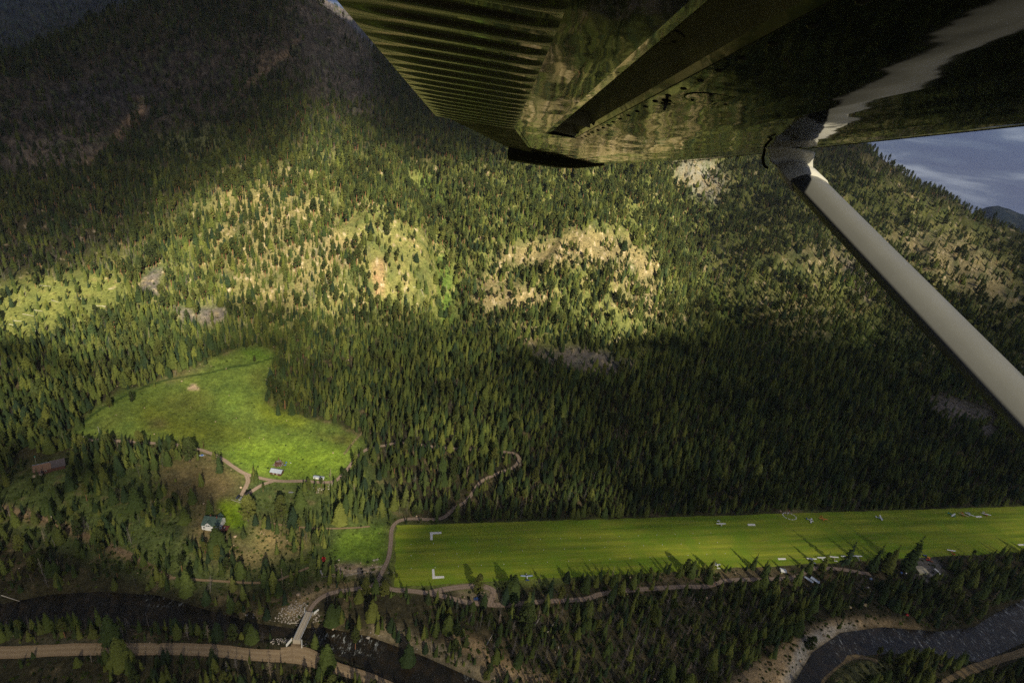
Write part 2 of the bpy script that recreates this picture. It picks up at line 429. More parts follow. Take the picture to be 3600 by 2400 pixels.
# ------------------------------------------------------------------ what covers the ground (photograph-space outlines of real ground patches)
FLOOR = (.040, .036, .019); HILLG = (.118, .128, .038); TAN = (.185, .152, .072); SCREE = (.120, .105, .092); MEADOW = (.110, .155, .030); MEADOW2 = (.17, .25, .02)
DRY = (.125, .100, .045); DIRT = (.27, .20, .14); ROCK = (.07, .06, .055); VIVID = (.075, .125, .022); SAND = (.30, .22, .125); OLIVE = (.085, .09, .028)
COVER = [
    ([(0, 1000), (300, 930), (560, 800), (800, 600), (1100, 520), (1300, 560), (1600, 560), (2400, 560), (2900, 560), (3300, 700), (3600, 850), (3700, 1300), (3300, 1250), (2900, 1180), (2600, 1140), (2300, 1280), (1900, 1250), (1600, 1150), (1200, 1180), (700, 1220), (300, 1200), (0, 1150)], HILLG, 4),
    ([(-50, 1010), (150, 960), (420, 990), (470, 1060), (330, 1120), (100, 1190), (-50, 1180)], (.15, .165, .045), 2),
    ([(1180, 790), (1300, 760), (1500, 790), (1580, 940), (1560, 1060), (1450, 1090), (1280, 1060), (1200, 950)], (.155, .155, .05), 2),
    ([(1530, 880), (1580, 930), (1590, 1010), (1600, 1130), (1560, 1150), (1540, 1040)], VIVID, 1.2),
    ([(1480, 600), (1550, 650), (1590, 760), (1560, 800), (1500, 700)], VIVID, 1.5),
    ([(2480, 960), (2560, 1080), (2640, 1120), (2620, 1150), (2520, 1090)], VIVID, 1.2),
    ([(700, 640), (1000, 560), (1200, 700), (1180, 900), (1250, 1050), (1050, 1120), (850, 1100), (760, 950)], (.165, .145, .060), 6),
    ([(1040, 800), (1180, 820), (1260, 900), (1220, 960), (1090, 900)], TAN, 1.5),
    ([(1310, 920), (1350, 915), (1350, 1010), (1330, 1060), (1310, 990)], (.30, .19, .10), .8),
    ([(1740, 880), (1900, 850), (2060, 800), (2200, 830), (2330, 920), (2300, 1010), (2180, 960), (2040, 920), (1950, 950), (1760, 930)], TAN, 1.8),
    ([(1650, 980), (1720, 960), (1900, 1020), (2000, 1060), (1880, 1090), (1720, 1110), (1650, 1060)], TAN, 1.5),
    ([(2180, 960), (2320, 1010), (2400, 1100), (2300, 1130), (2200, 1060)], (.20, .16, .08), 3),
    ([(1810, 1120), (1880, 1150), (1900, 1210), (1840, 1230), (1800, 1180)], TAN, 1),
    ([(470, 1030), (500, 980), (550, 935), (585, 935), (565, 985), (560, 1030), (520, 1040)], SCREE, .6),
    ([(600, 1060), (680, 1090), (700, 1130), (640, 1140), (610, 1100)], SCREE, .8), ([(690, 1090), (760, 1070), (810, 1080), (790, 1130), (700, 1140)], SCREE, .8),
    ([(1850, 1200), (1960, 1240), (2060, 1210), (2180, 1260), (2250, 1290), (2150, 1330), (1980, 1290), (1880, 1250)], SCREE, 1),
    ([(2370, 560), (2480, 560), (2560, 620), (2520, 720), (2440, 700), (2390, 640)], (.26, .24, .19), 2),
    ([(2430, 860), (2460, 855), (2480, 920), (2470, 960), (2440, 910)], (.42, .30, .19), .5),
    ([(2720, 880), (2900, 840), (2990, 870), (2970, 960), (2800, 920)], (.175, .15, .075), 3),
    ([(2950, 900), (3050, 920), (3130, 1020), (3060, 1060), (2970, 980)], SCREE, 1.5),
    ([(3080, 800), (3250, 815), (3450, 850), (3550, 960), (3600, 1060), (3520, 1100), (3380, 1020), (3250, 960), (3130, 900)], (.19, .16, .085), 3),
    ([(3120, 980), (3300, 1020), (3450, 1080), (3400, 1150), (3250, 1110)], (.12, .15, .03), 2),
    ([(2580, 1060), (2800, 1030), (3000, 1120), (2960, 1180), (2750, 1150)], (.165, .145, .068), 4),
    ([(2900, 1130), (3100, 1150), (3250, 1260), (3180, 1300), (3000, 1230)], (.10, .13, .03), 2),
    ([(3230, 1390), (3350, 1400), (3480, 1460), (3500, 1530), (3400, 1520), (3280, 1440)], SCREE, 1.5),
    # the burnt slope and the rock faces at upper left
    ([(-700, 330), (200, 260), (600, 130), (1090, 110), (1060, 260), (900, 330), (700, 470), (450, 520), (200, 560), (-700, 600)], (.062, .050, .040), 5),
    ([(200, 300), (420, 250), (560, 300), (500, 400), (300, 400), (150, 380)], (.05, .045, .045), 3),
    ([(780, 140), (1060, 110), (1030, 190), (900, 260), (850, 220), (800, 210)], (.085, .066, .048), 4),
    ([(465, 335), (505, 350), (505, 400), (440, 470), (380, 520), (300, 570), (290, 560), (380, 490), (455, 410), (475, 385)], (.185, .128, .085), .5),
    ([(1060, 115), (1075, 130), (990, 215), (910, 280), (835, 325), (825, 318), (900, 262), (980, 200)], (.20, .14, .09), .4),
    ([(900, 180), (950, 160), (930, 230), (900, 262), (905, 210)], (.12, .09, .06), .8),
    ([(0, 520), (120, 490), (300, 460), (380, 500), (250, 600), (100, 620), (0, 590)], (.13, .105, .085), 2),
    ([(560, 480), (720, 440), (850, 480), (840, 520), (650, 560), (560, 540)], (.12, .13, .06), 2),
    ([(1000, -60), (1300, -60), (1330, 300), (1300, 420), (1150, 380), (1060, 200)], (.075, .065, .06), 3),
    # valley floor
    ([(-200, 1760), (200, 1620), (560, 1590), (870, 1650), (1290, 1560), (1420, 1830), (1400, 2000), (1320, 2030), (1000, 2060), (600, 2060), (300, 1960), (0, 1850), (-200, 1850)], (.070, .092, .028), 3),
    ([(560, 1620), (700, 1610), (860, 1660), (850, 1740), (720, 1790), (600, 1770), (530, 1700)], DRY, 2.5),
    ([(690, 1780), (760, 1770), (820, 1900), (1000, 1960), (900, 2000), (760, 1980), (650, 1900)], (.16, .125, .06), 3),
    ([(900, 1830), (1100, 1880), (1050, 1960), (900, 1930)], (.19, .15, .07), 2.5),
    ([(240, 1530), (330, 1440), (420, 1380), (640, 1320), (720, 1270), (900, 1210), (975, 1235), (930, 1400), (960, 1450), (1180, 1490), (1290, 1550), (1250, 1600), (1180, 1690), (960, 1690), (860, 1660), (770, 1600), (690, 1570), (560, 1545), (360, 1535)], MEADOW, 1),
    ([(800, 1560), (960, 1540), (1180, 1560), (1230, 1600), (1180, 1680), (1000, 1680), (880, 1650), (800, 1610)], (.150, .228, .026), 2.6),
    ([(760, 1390), (860, 1370), (830, 1450), (770, 1440)], (.125, .185, .032), 1.5),
    ([(480, 1420), (620, 1440), (740, 1490), (900, 1500), (880, 1540), (700, 1560), (560, 1530), (480, 1500)], (.105, .125, .018), 2.5),
    ([(520, 1480), (570, 1470), (600, 1490), (540, 1510)], (.085, .07, .03), 1.2), ([(1100, 1520), (1220, 1530), (1260, 1570), (1180, 1560)], (.10, .09, .025), 1.2),
    ([(560, 1400), (700, 1370), (760, 1400), (700, 1440), (590, 1450)], (.125, .145, .030), 2), ([(880, 1300), (940, 1290), (930, 1350), (890, 1360)], (.10, .12, .025), 1.5), ([(900, 1400), (960, 1440), (1100, 1480), (1060, 1510), (930, 1480)], (.16, .20, .022), 1.5), ([(300, 1500), (420, 1430), (470, 1450), (380, 1520)], (.09, .115, .025), 1.5), ([(560, 1320), (720, 1275), (740, 1290), (600, 1345)], (.16, .145, .06), 1.2), ([(850, 1220), (960, 1240), (940, 1270), (860, 1260)], (.09, .16, .02), 1),
    ([(655, 1372), (670, 1360), (708, 1358), (700, 1368), (672, 1378)], (.38, .29, .20), .3),
    ([(760, 1760), (840, 1765), (870, 1800), (860, 1860), (800, 1860), (765, 1810)], (.135, .205, .012), 1),
    ([(1200, 1870), (1360, 1840), (1360, 1990), (1180, 1985), (1150, 1960)], (.10, .16, .02), 1.5),
    ([(1140, 1990), (1180, 1980), (1330, 1985), (1330, 2012), (1230, 2022), (1150, 2020)], (.24, .18, .12), .7),
    ([(1020, 2090), (1100, 2060), (1250, 2040), (1260, 2055), (1150, 2085), (1090, 2130), (1060, 2160), (1000, 2170), (1000, 2130)], (.22, .165, .09), 1.2),
    ([(1600, 2060), (1760, 2055), (1760, 2120), (1600, 2110)], (.17, .14, .09), 1),
    ([(2290, 2010), (2500, 1990), (2800, 2000), (2780, 2030), (2500, 2050), (2300, 2050)], (.14, .11, .06), 1.2),
    ([(3200, 1965), (3290, 1960), (3320, 2010), (3290, 2050), (3230, 2040)], (.11, .105, .10), 1),
    ([(2760, 1770), (2800, 1790), (2840, 1820), (2790, 1822), (2745, 1800)], (.20, .15, .09), .8),
    ([(1366, 1842), (2300, 1826), (3700, 1782), (3800, 1910), (3000, 1968), (2400, 2004), (1800, 2068), (1372, 2078)], (.125, .15, .035), .9),
    ([(2700, 1700), (2780, 1740), (2860, 1780), (2900, 1810), (2850, 1820), (2760, 1770)], (.09, .11, .03), 1.2),
    # banks of the river
    ([(2560, 2400), (2700, 2310), (2780, 2240), (2840, 2208), (2920, 2182), (3050, 2172), (3180, 2192), (3260, 2206), (3100, 2204), (2950, 2215), (2850, 2290), (2770, 2400), (2700, 2500), (2500, 2500)], SAND, 1),
    ([(2820, 2250), (2900, 2200), (3000, 2190), (3020, 2205), (2940, 2222), (2850, 2290), (2780, 2400), (2740, 2400)], (.26, .24, .21), .8),
    ([(1550, 2240), (1640, 2230), (1760, 2300), (1830, 2330), (1960, 2400), (1850, 2420), (1740, 2360), (1640, 2300)], (.30, .215, .12), 1.2),
    ([(1300, 2190), (1420, 2200), (1560, 2270), (1700, 2340), (1820, 2420), (1700, 2400), (1500, 2310), (1300, 2236)], (.17, .14, .09), 1.2),
    ([(0, 1770), (110, 1800), (270, 1850), (430, 1930), (520, 1990), (500, 2000), (400, 1950), (240, 1880), (0, 1800)], (.16, .115, .065), .8),
    ([(0, 2240), (300, 2225), (600, 2265), (640, 2290), (0, 2290)], (.07, .065, .04), 1.5),
    ([(1920, 2130), (2500, 2080), (2700, 2150), (2600, 2300), (2200, 2400), (1950, 2400), (1800, 2250)], (.060, .054, .030), 4),
    ([(2900, 2380), (2960, 2320), (3060, 2310), (3200, 2320), (3150, 2400), (2950, 2420)], (.10, .10, .04), 1.2),
]
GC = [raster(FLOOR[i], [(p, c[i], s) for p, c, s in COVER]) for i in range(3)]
OPEN_TAN = raster(0.0, [(p, min(1.0, max(0.0, (c[0] - .13) / .12)), s) for p, c, s in COVER if c[0] > c[1]])

ROADS = {   # name: (centre line in photograph pixels, width in metres)
    'gravel_road': ([(-420, 2290), (0, 2293), (300, 2282), (700, 2283), (880, 2300), (1050, 2312), (1200, 2352), (1330, 2398), (1480, 2470), (1700, 2600)], 9.0),
    'bridge_approach_road': ([(1046, 2322), (1041, 2290), (1043, 2250)], 7.0),
    'junction_apron': ([(985, 2297), (1030, 2290), (1078, 2297), (1120, 2318)], 9.0),
    'lane': ([(1088, 2149), (1100, 2127), (1130, 2100), (1180, 2080), (1260, 2068), (1318, 2052), (1345, 2005), (1366, 1960), (1374, 1905), (1378, 1860), (1400, 1832), (1450, 1823), (1520, 1826), (1560, 1818), (1600, 1785), (1640, 1760), (1662, 1732), (1690, 1694), (1740, 1668), (1800, 1645), (1824, 1620), (1818, 1600), (1790, 1590), (1700, 1583), (1600, 1577), (1490, 1566), (1420, 1556), (1330, 1570), (1285, 1582), (1250, 1612), (1212, 1660), (1165, 1694), (1060, 1691), (970, 1690), (870, 1668), (820, 1640), (770, 1607), (700, 1580), (620, 1563), (540, 1558), (450, 1552), (360, 1548), (235, 1543)], 4.0),
    'driveway': ([(865, 1667), (872, 1690), (862, 1716), (848, 1742)], 4.2),
    'driveway_spur': ([(962, 1690), (925, 1703), (893, 1722), (855, 1746)], 4.2),
    'airstrip_track': ([(1320, 2052), (1380, 2072), (1450, 2077), (1540, 2091), (1640, 2116), (1760, 2126), (1880, 2116), (2050, 2106), (2120, 2086), (2250, 2071), (2400, 2062), (2480, 2061), (2560, 2040), (2680, 2036), (2790, 2030), (2830, 2010), (2870, 1996), (2960, 2001), (3060, 2018)], 4.6),
    'pullout_track': ([(1510, 2082), (1600, 2065), (1690, 2060), (1735, 2078), (1722, 2120)], 5.5),
    'far_bank_road': ([(2830, 2470), (2890, 2385), (2950, 2330), (3020, 2308), (3085, 2325)], 5.5),
    'corner_road': ([(3760, 2235), (3600, 2290), (3480, 2330), (3380, 2372), (3250, 2450)], 7.0),
    'footpath': ([(935, 1833), (990, 1845), (1050, 1852), (1130, 1857), (1210, 1856), (1300, 1850)], 1.8),
    'bank_trail': ([(600, 2030), (700, 2038), (800, 2044), (900, 2048), (960, 2044), (1010, 2026), (1085, 1994)], 2.2),
}
ROAD_XY = {}
for k, (pts, w) in ROADS.items():
    a = np.array(pts, float); x, y, z = hit(a[:, 0], a[:, 1]); ROAD_XY[k] = (smooth_line(np.stack([x, y], -1), 2.5), w)

# terrain sheet: polar grid about the point below the aircraft, fine in front, coarse behind, out to the horizon
az = np.concatenate([np.arange(-62, 62.01, 0.105), np.arange(63.5, 296, 1.5)]); az = np.radians(az)
Dr = np.concatenate([[4, 40, 80, 110, 130], np.geomspace(145, 2300, 640), np.geomspace(2330, 7000, 70), [8200]])
_AZ, _DR = np.meshgrid(az, Dr)
TX = _DR * np.sin(_AZ); TY = _DR * np.cos(_AZ)
TZ = height(TX.ravel(), TY.ravel()).reshape(TX.shape)
na, nr = len(az), len(Dr)
_i = np.arange(nr - 1)[:, None] * na; _k = np.arange(na)[None, :]; _k2 = (np.arange(na)[None, :] + 1) % na
quads = np.stack([_i + _k, _i + _k2, _i + na + _k2, _i + na + _k], -1).reshape(-1, 4)[:, ::-1]
V = np.stack([TX.ravel(), TY.ravel(), TZ.ravel()], -1)
fx, fy = TX.ravel(), TY.ravel()
ppx, ppy, pdep = project(fx, fy, V[:, 2])
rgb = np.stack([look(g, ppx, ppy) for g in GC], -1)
_oob = (pdep < 1); rgb[_oob] = FLOOR
# broken patches of bare soil and rock among the grass of the slopes; mottled grass; dry and lush swards
hill = sstep(25, 80, V[:, 2])
n1 = fbm(fx / 30, fy / 30, 4); n2 = fbm(fx / 9 + 50, fy / 9, 3); n3 = fbm(fx / 4.0, fy / 4.0 + 30, 2)
tanw = sstep(.05, .42, n1 + .7 * n2 + .45 * look(OPEN_TAN, ppx, ppy) - .26) * hill * (ppy > 560) * sstep(.06, .1, rgb[:, 0])
rgb = rgb * (1 - .7 * tanw[:, None]) + np.array((.185, .155, .075)) * .7 * tanw[:, None]
grw = sstep(.05, .40, -n1 + .6 * n2 - .10) * hill
rgb = rgb * (1 - .55 * grw[:, None]) + np.array((.075, .10, .028)) * .55 * grw[:, None]
rockw = sstep(.30, .55, n2 + .5 * n3) * hill * (rgb[:, 0] > rgb[:, 1]) * (ppy > 560)
rgb = rgb * (1 - .6 * rockw[:, None]) + np.array((.40, .33, .25)) * .6 * rockw[:, None]
val = 1 - hill
rock_mottle = (ppy < 560) * hill; rgb = rgb * (1 + rock_mottle * (.9 * n2 + .9 * n3 + .5 * n1))[:, None]  # stronger random mottling of the high rock faces
rgb = rgb * (1 + (.34 * n1 + .28 * n2)[:, None] * np.array((1.1, .9, .6)))
bare = sstep(.22, .5, n1 * .8 + n2 * .7) * val * (rgb[:, 1] < .12) * (rgb[:, 0] < .2)
rgb = rgb * (1 - .5 * bare[:, None]) + np.array((.15, .115, .065)) * .5 * bare[:, None]
for pl, w_, c_ in (([(245, 1536), (300, 1480), (360, 1435), (480, 1372), (600, 1332), (740, 1308), (830, 1287), (890, 1278), (960, 1258)], 1.5, (.028, .05, .012)), ([(1190, 1995), (1230, 2005), (1290, 1998), (1345, 1988)], .8, (.36, .29, .22)), ([(1170, 2015), (1230, 2014), (1330, 2003)], .7, (.36, .29, .22)),
                  ([(600, 2030), (560, 2010), (480, 1960), (400, 1922), (250, 1858), (110, 1806), (-20, 1775)], 1.6, (.19, .135, .08)), ([(1210, 1595), (1250, 1545), (1290, 1500)], .9, (.20, .15, .09))):
    a_ = np.array(pl, float); x_, y_, z_ = hit(a_[:, 0], a_[:, 1]); ln = smooth_line(np.stack([x_, y_], -1), 4.0)
    sel = np.where((fx > ln[:, 0].min() - 6) & (fx < ln[:, 0].max() + 6) & (fy > ln[:, 1].min() - 6) & (fy < ln[:, 1].max() + 6))[0]
    k_ = sstep(w_ * 1.5, w_ * .6, dist_poly(ln, fx[sel], fy[sel]))[:, None]; rgb[sel] = rgb[sel] * (1 - k_) + np.array(c_) * k_
rgb = np.clip(rgb, .008, .8)
me = np_mesh('ground', V, quads, M_ground)
colattr(me, 'tint', rgb)
ground = bpy.data.objects.new('ground', me); col.objects.link(ground); tag(ground, kind='structure')

# roads: sheets laid on the ground
M_road = None
def road_mat(name, base, track):
    m, nt, b, o = mat_new(name)
    a = _n(nt, 'ShaderNodeAttribute', attribute_name='across')
    t = ramp(nt, a.outputs['Fac'], [(0.0, 0.0), (0.16, .15), (0.30, 1.0), (0.42, .35), (0.5, 0.0), (0.58, .35), (0.70, 1.0), (0.84, .15), (1.0, 0.0)])
    n1_ = noise(nt, 0.35, 5, 0.65); n2_ = ramp(nt, noise(nt, 2.2, 4, .7), [(.3, .78), (.7, 1.2)])
    f = _n(nt, 'ShaderNodeMath', operation='MULTIPLY'); nt.links.new(t, f.inputs[0]); nt.links.new(ramp(nt, n1_, [(.3, .3), (.65, 1.0)]), f.inputs[1])
    c = mixc(nt, mixc(nt, base, track, f.outputs[0]), n2_, 1.0, 'MULTIPLY')
    nt.links.new(c, b.inputs['Base Color']); b.inputs['Roughness'].default_value = .95; b.inputs['Specular IOR Level'].default_value = .1
    return m
M_gravel = road_mat('gravel', (.27, .195, .118), (.37, .28, .175))
M_lane = road_mat('lane_dirt', (.22, .165, .125), (.34, .265, .21))
M_path = road_mat('path_dirt', (.20, .145, .09), (.27, .195, .12))
M_sand = road_mat('sandy_track', (.19, .14, .075), (.25, .185, .10))
_lift = {'gravel_road': .22, 'junction_apron': .30, 'bridge_approach_road': .26, 'lane': .24, 'airstrip_track': .20, 'driveway': .28, 'driveway_spur': .32}
for k, (pl, w) in ROAD_XY.items():
    d = np.gradient(pl, axis=0); d /= np.linalg.norm(d, axis=1)[:, None]; nrm = np.stack([-d[:, 1], d[:, 0]], -1)
    ts = np.linspace(-.5, .5, 9); wob = 1 + .10 * fbm(pl[:, 0] / 7, pl[:, 1] / 7, 2)
    P = pl[:, None, :] + nrm[:, None, :] * (ts[None, :, None] * (w * wob)[:, None, None])
    zz = height(P[..., 0].ravel(), P[..., 1].ravel()).reshape(P.shape[:2]); zc = zz[:, 2:7].mean(1, keepdims=True)
    zz = np.maximum(zz, zc * .6 + zz * .4) + _lift.get(k, .18)
    n, mcol = P.shape[:2]; vv = np.concatenate([P, zz[..., None]], -1).reshape(-1, 3)
    ii = np.arange(n - 1)[:, None] * mcol; kk = np.arange(mcol - 1)[None, :]
    q = np.stack([ii + kk, ii + kk + 1, ii + mcol + kk + 1, ii + mcol + kk], -1).reshape(-1, 4)[:, ::-1]
    rm = np_mesh(k, vv, q, M_gravel if k in ('gravel_road', 'bridge_approach_road', 'junction_apron') else M_sand if k in ('far_bank_road', 'corner_road') else M_path if k in ('footpath', 'bank_trail') else M_lane)
    fattr(rm, 'across', np.tile(ts + .5, n)); o = bpy.data.objects.new(k, rm); col.objects.link(o); tag(o, kind='structure')

# airstrip: mown grass sheet
def strip_mat():
    m, nt, b, o = mat_new('mown_grass')
    pos = _n(nt, 'ShaderNodeTexCoord').outputs['Object']
    st = noise(nt, 0.10, 4, .6, pos, ((.05, 1.1, 1), (0, 0, 0.01))); st2 = noise(nt, 0.35, 3, .6, pos, ((.04, 1.6, 1), (0, 0, -.01)))
    pat = noise(nt, .035, 4, .6, pos); fin = ramp(nt, noise(nt, 1.1, 4, .7, pos), [(.3, .72), (.7, 1.28)])
    c = mixc(nt, (.110, .180, .014), (.31, .35, .034), ramp(nt, st, [(.36, 0), (.64, 1)]))
    c = mixc(nt, c, (.25, .21, .06), ramp(nt, st2, [(.50, 0), (.78, .65)]))
    c = mixc(nt, c, (.20, .155, .08), ramp(nt, noise(nt, .16, 5, .7, pos, ((.35, 1, 1), (0, 0, 0))), [(.60, 0), (.76, .5)]))
    c = mixc(nt, c, (.15, .26, .018), ramp(nt, pat, [(.45, 0), (.68, .8)]))
    nt.links.new(mixc(nt, c, fin, 1.0, 'MULTIPLY'), b.inputs['Base Color']); b.inputs['Roughness'].default_value = .95; b.inputs['Specular IOR Level'].default_value = .1
    return m
us = np.linspace(0, STRIP_L, 300); vs_ = np.linspace(0, STRIP_W, 20)
U, Vv = np.meshgrid(us, vs_); U = U + np.where(U == 0, 2.2 * fbm(Vv / 9, Vv * 0 + 8.1, 3), 0)
edge = 1.6 * fbm(U / 14, Vv * 0 + 3.3, 3); Vv2 = Vv + np.where(Vv == 0, edge, 0) + np.where(Vv == STRIP_W, edge, 0)
ii = np.arange(19)[:, None] * 300; kk = np.arange(299)[None, :]
q = np.stack([ii + kk, ii + kk + 1, ii + 300 + kk + 1, ii + 300 + kk], -1).reshape(-1, 4)
rm = np_mesh('airstrip', np.stack([U.ravel(), Vv2.ravel(), np.zeros(U.size)], -1), q, strip_mat())
o = bpy.data.objects.new('airstrip', rm); col.objects.link(o); tag(o, kind='structure')
o.location = (A0[0], A0[1], 0.08); o.rotation_euler = (0, 0, R(13.9))

# river
def water_mat():
    m, nt, b, o = mat_new('river_water')
    w1 = noise(nt, .25, 5, .65); w2 = noise(nt, .11, 6, .62, None, ((1, 1, 1), (0, 0, .5)))
    a = _n(nt, 'ShaderNodeAttribute', attribute_name='rapid')
    mm = _n(nt, 'ShaderNodeMath', operation='MULTIPLY'); nt.links.new(a.outputs['Fac'], mm.inputs[0]); nt.links.new(ramp(nt, noise(nt, .42, 6, .72, None, ((1.0, .42, 1), (0, 0, .75))), [(.56, 0), (.66, 1)]), mm.inputs[1])
    c = mixc(nt, (.012, .011, .008), (.040, .028, .015), ramp(nt, w2, [(.45, 0), (.75, 1)]))
    nt.links.new(mixc(nt, c, (.62, .66, .66), mm.outputs[0]), b.inputs['Base Color'])
    nt.links.new(ramp(nt, mm.outputs[0], [(0, .22), (1, .7)]), b.inputs['Roughness']); b.inputs['IOR'].default_value = 1.33
    bp = _n(nt, 'ShaderNodeBump', Strength=.5, Distance=.4); nt.links.new(w1, bp.inputs['Height']); nt.links.new(bp.outputs[0], b.inputs['Normal'])
    return m
RAPID = raster(0.0, [([(1110, 2190), (1300, 2190), (1340, 2290), (1160, 2300)], 1.0, 2), ([(1640, 2370), (1900, 2370), (1900, 2500), (1640, 2460)], 1.0, 2), ([(2900, 2200), (3700, 2050), (3700, 2350), (2950, 2340)], .42, 3), ([(500, 2080), (700, 2090), (720, 2130), (500, 2120)], .5, 1)])
M_water = water_mat()
vv, qq, rp = [], [], []
for rv in RIVERS:
    g = 3.0; x0, y0 = rv.min(0) - 8; x1, y1 = rv.max(0) + 8
    X, Y = np.meshgrid(np.arange(x0, x1, g), np.arange(y0, y1, g)); keep = (in_poly(rv, X, Y)) | (dist_poly(rv, X, Y, True) < 7)
    nx = X.shape[1]; idx = np.arange(X.size).reshape(X.shape); c = keep[:-1, :-1] & keep[1:, 1:] & keep[1:, :-1] & keep[:-1, 1:]
    f = np.stack([idx[:-1, :-1][c], idx[:-1, 1:][c], idx[1:, 1:][c], idx[1:, :-1][c]], -1) + sum(len(a) for a in vv)
    P = np.stack([X.ravel(), Y.ravel(), np.full(X.size, WATER_Z)], -1); a, bq, _ = project(P[:, 0], P[:, 1], P[:, 2]); rp.append(look(RAPID, a, bq)); vv.append(P); qq.append(f)
rm = np_mesh('river', np.concatenate(vv), np.concatenate(qq), M_water); fattr(rm, 'rapid', np.concatenate(rp))
o = bpy.data.objects.new('river', rm); col.objects.link(o); tag(o, kind='structure')

# far mountain seen past the right-hand ridge
def far_mountain():
    px = np.arange(3150, 4600, 20.0); top = np.interp(px, [3150, 3380, 3470, 3510, 3560, 3620, 3750, 3900, 4200, 4600], [800, 770, 728, 722, 740, 762, 770, 720, 800, 860]) + 5 * fbm(px / 60, px * 0, 3)
    rows = []
    for k, t in enumerate(np.linspace(0, 1, 24)):
        py = top + (1 - t) * 0 ; r = ray(px, top); hx = np.hypot(r[:, 0], r[:, 1]); D = 6200.0; zt = CAMH + D * r[:, 2] / hx
        dd = D - (1 - t) * 1900 + 160 * fbm(px / 90, px * 0 + 4 * t, 3) * (t < 1)
        z = zt * (1 - (1 - t) ** 1.0) + (1 - t) * (-250) + 45 * fbm(px / 70 + 5 * t, px * 0 + t * 6, 3) * (t < 1)
        rows.append(np.stack([r[:, 0] / hx * dd, r[:, 1] / hx * dd, z], -1))
    for s in (600, 1500):
        r0 = rows[23]; h = np.linalg.norm(r0[:, :2], axis=1)[:, None]; rows.append(np.concatenate([r0[:, :2] * (1 + s / h), (r0[:, 2:] - s * .5)], 1))
    A = np.concatenate(rows); n = len(px); m = len(rows)
    ii = np.arange(m - 1)[:, None] * n; kk = np.arange(n - 1)[None, :]
    q = np.stack([ii + kk, ii + kk + 1, ii + n + kk + 1, ii + n + kk], -1).reshape(-1, 4)[:, ::-1]
    rm = np_mesh('distant_mountain', A, q, M_far); o = bpy.data.objects.new('distant_mountain', rm); col.objects.link(o); tag(o, kind='structure')
m_, nt_, b_, o_ = mat_new('distant_forest'); nt_.links.new(mixc(nt_, (.012, .020, .024), (.06, .065, .055), ramp(nt_, noise(nt_, .009, 6, .7), [(.5, 0), (.72, 1)])), b_.inputs['Base Color']); b_.inputs['Roughness'].default_value = 1; b_.inputs['Specular IOR Level'].default_value = 0
M_far = m_
far_mountain()

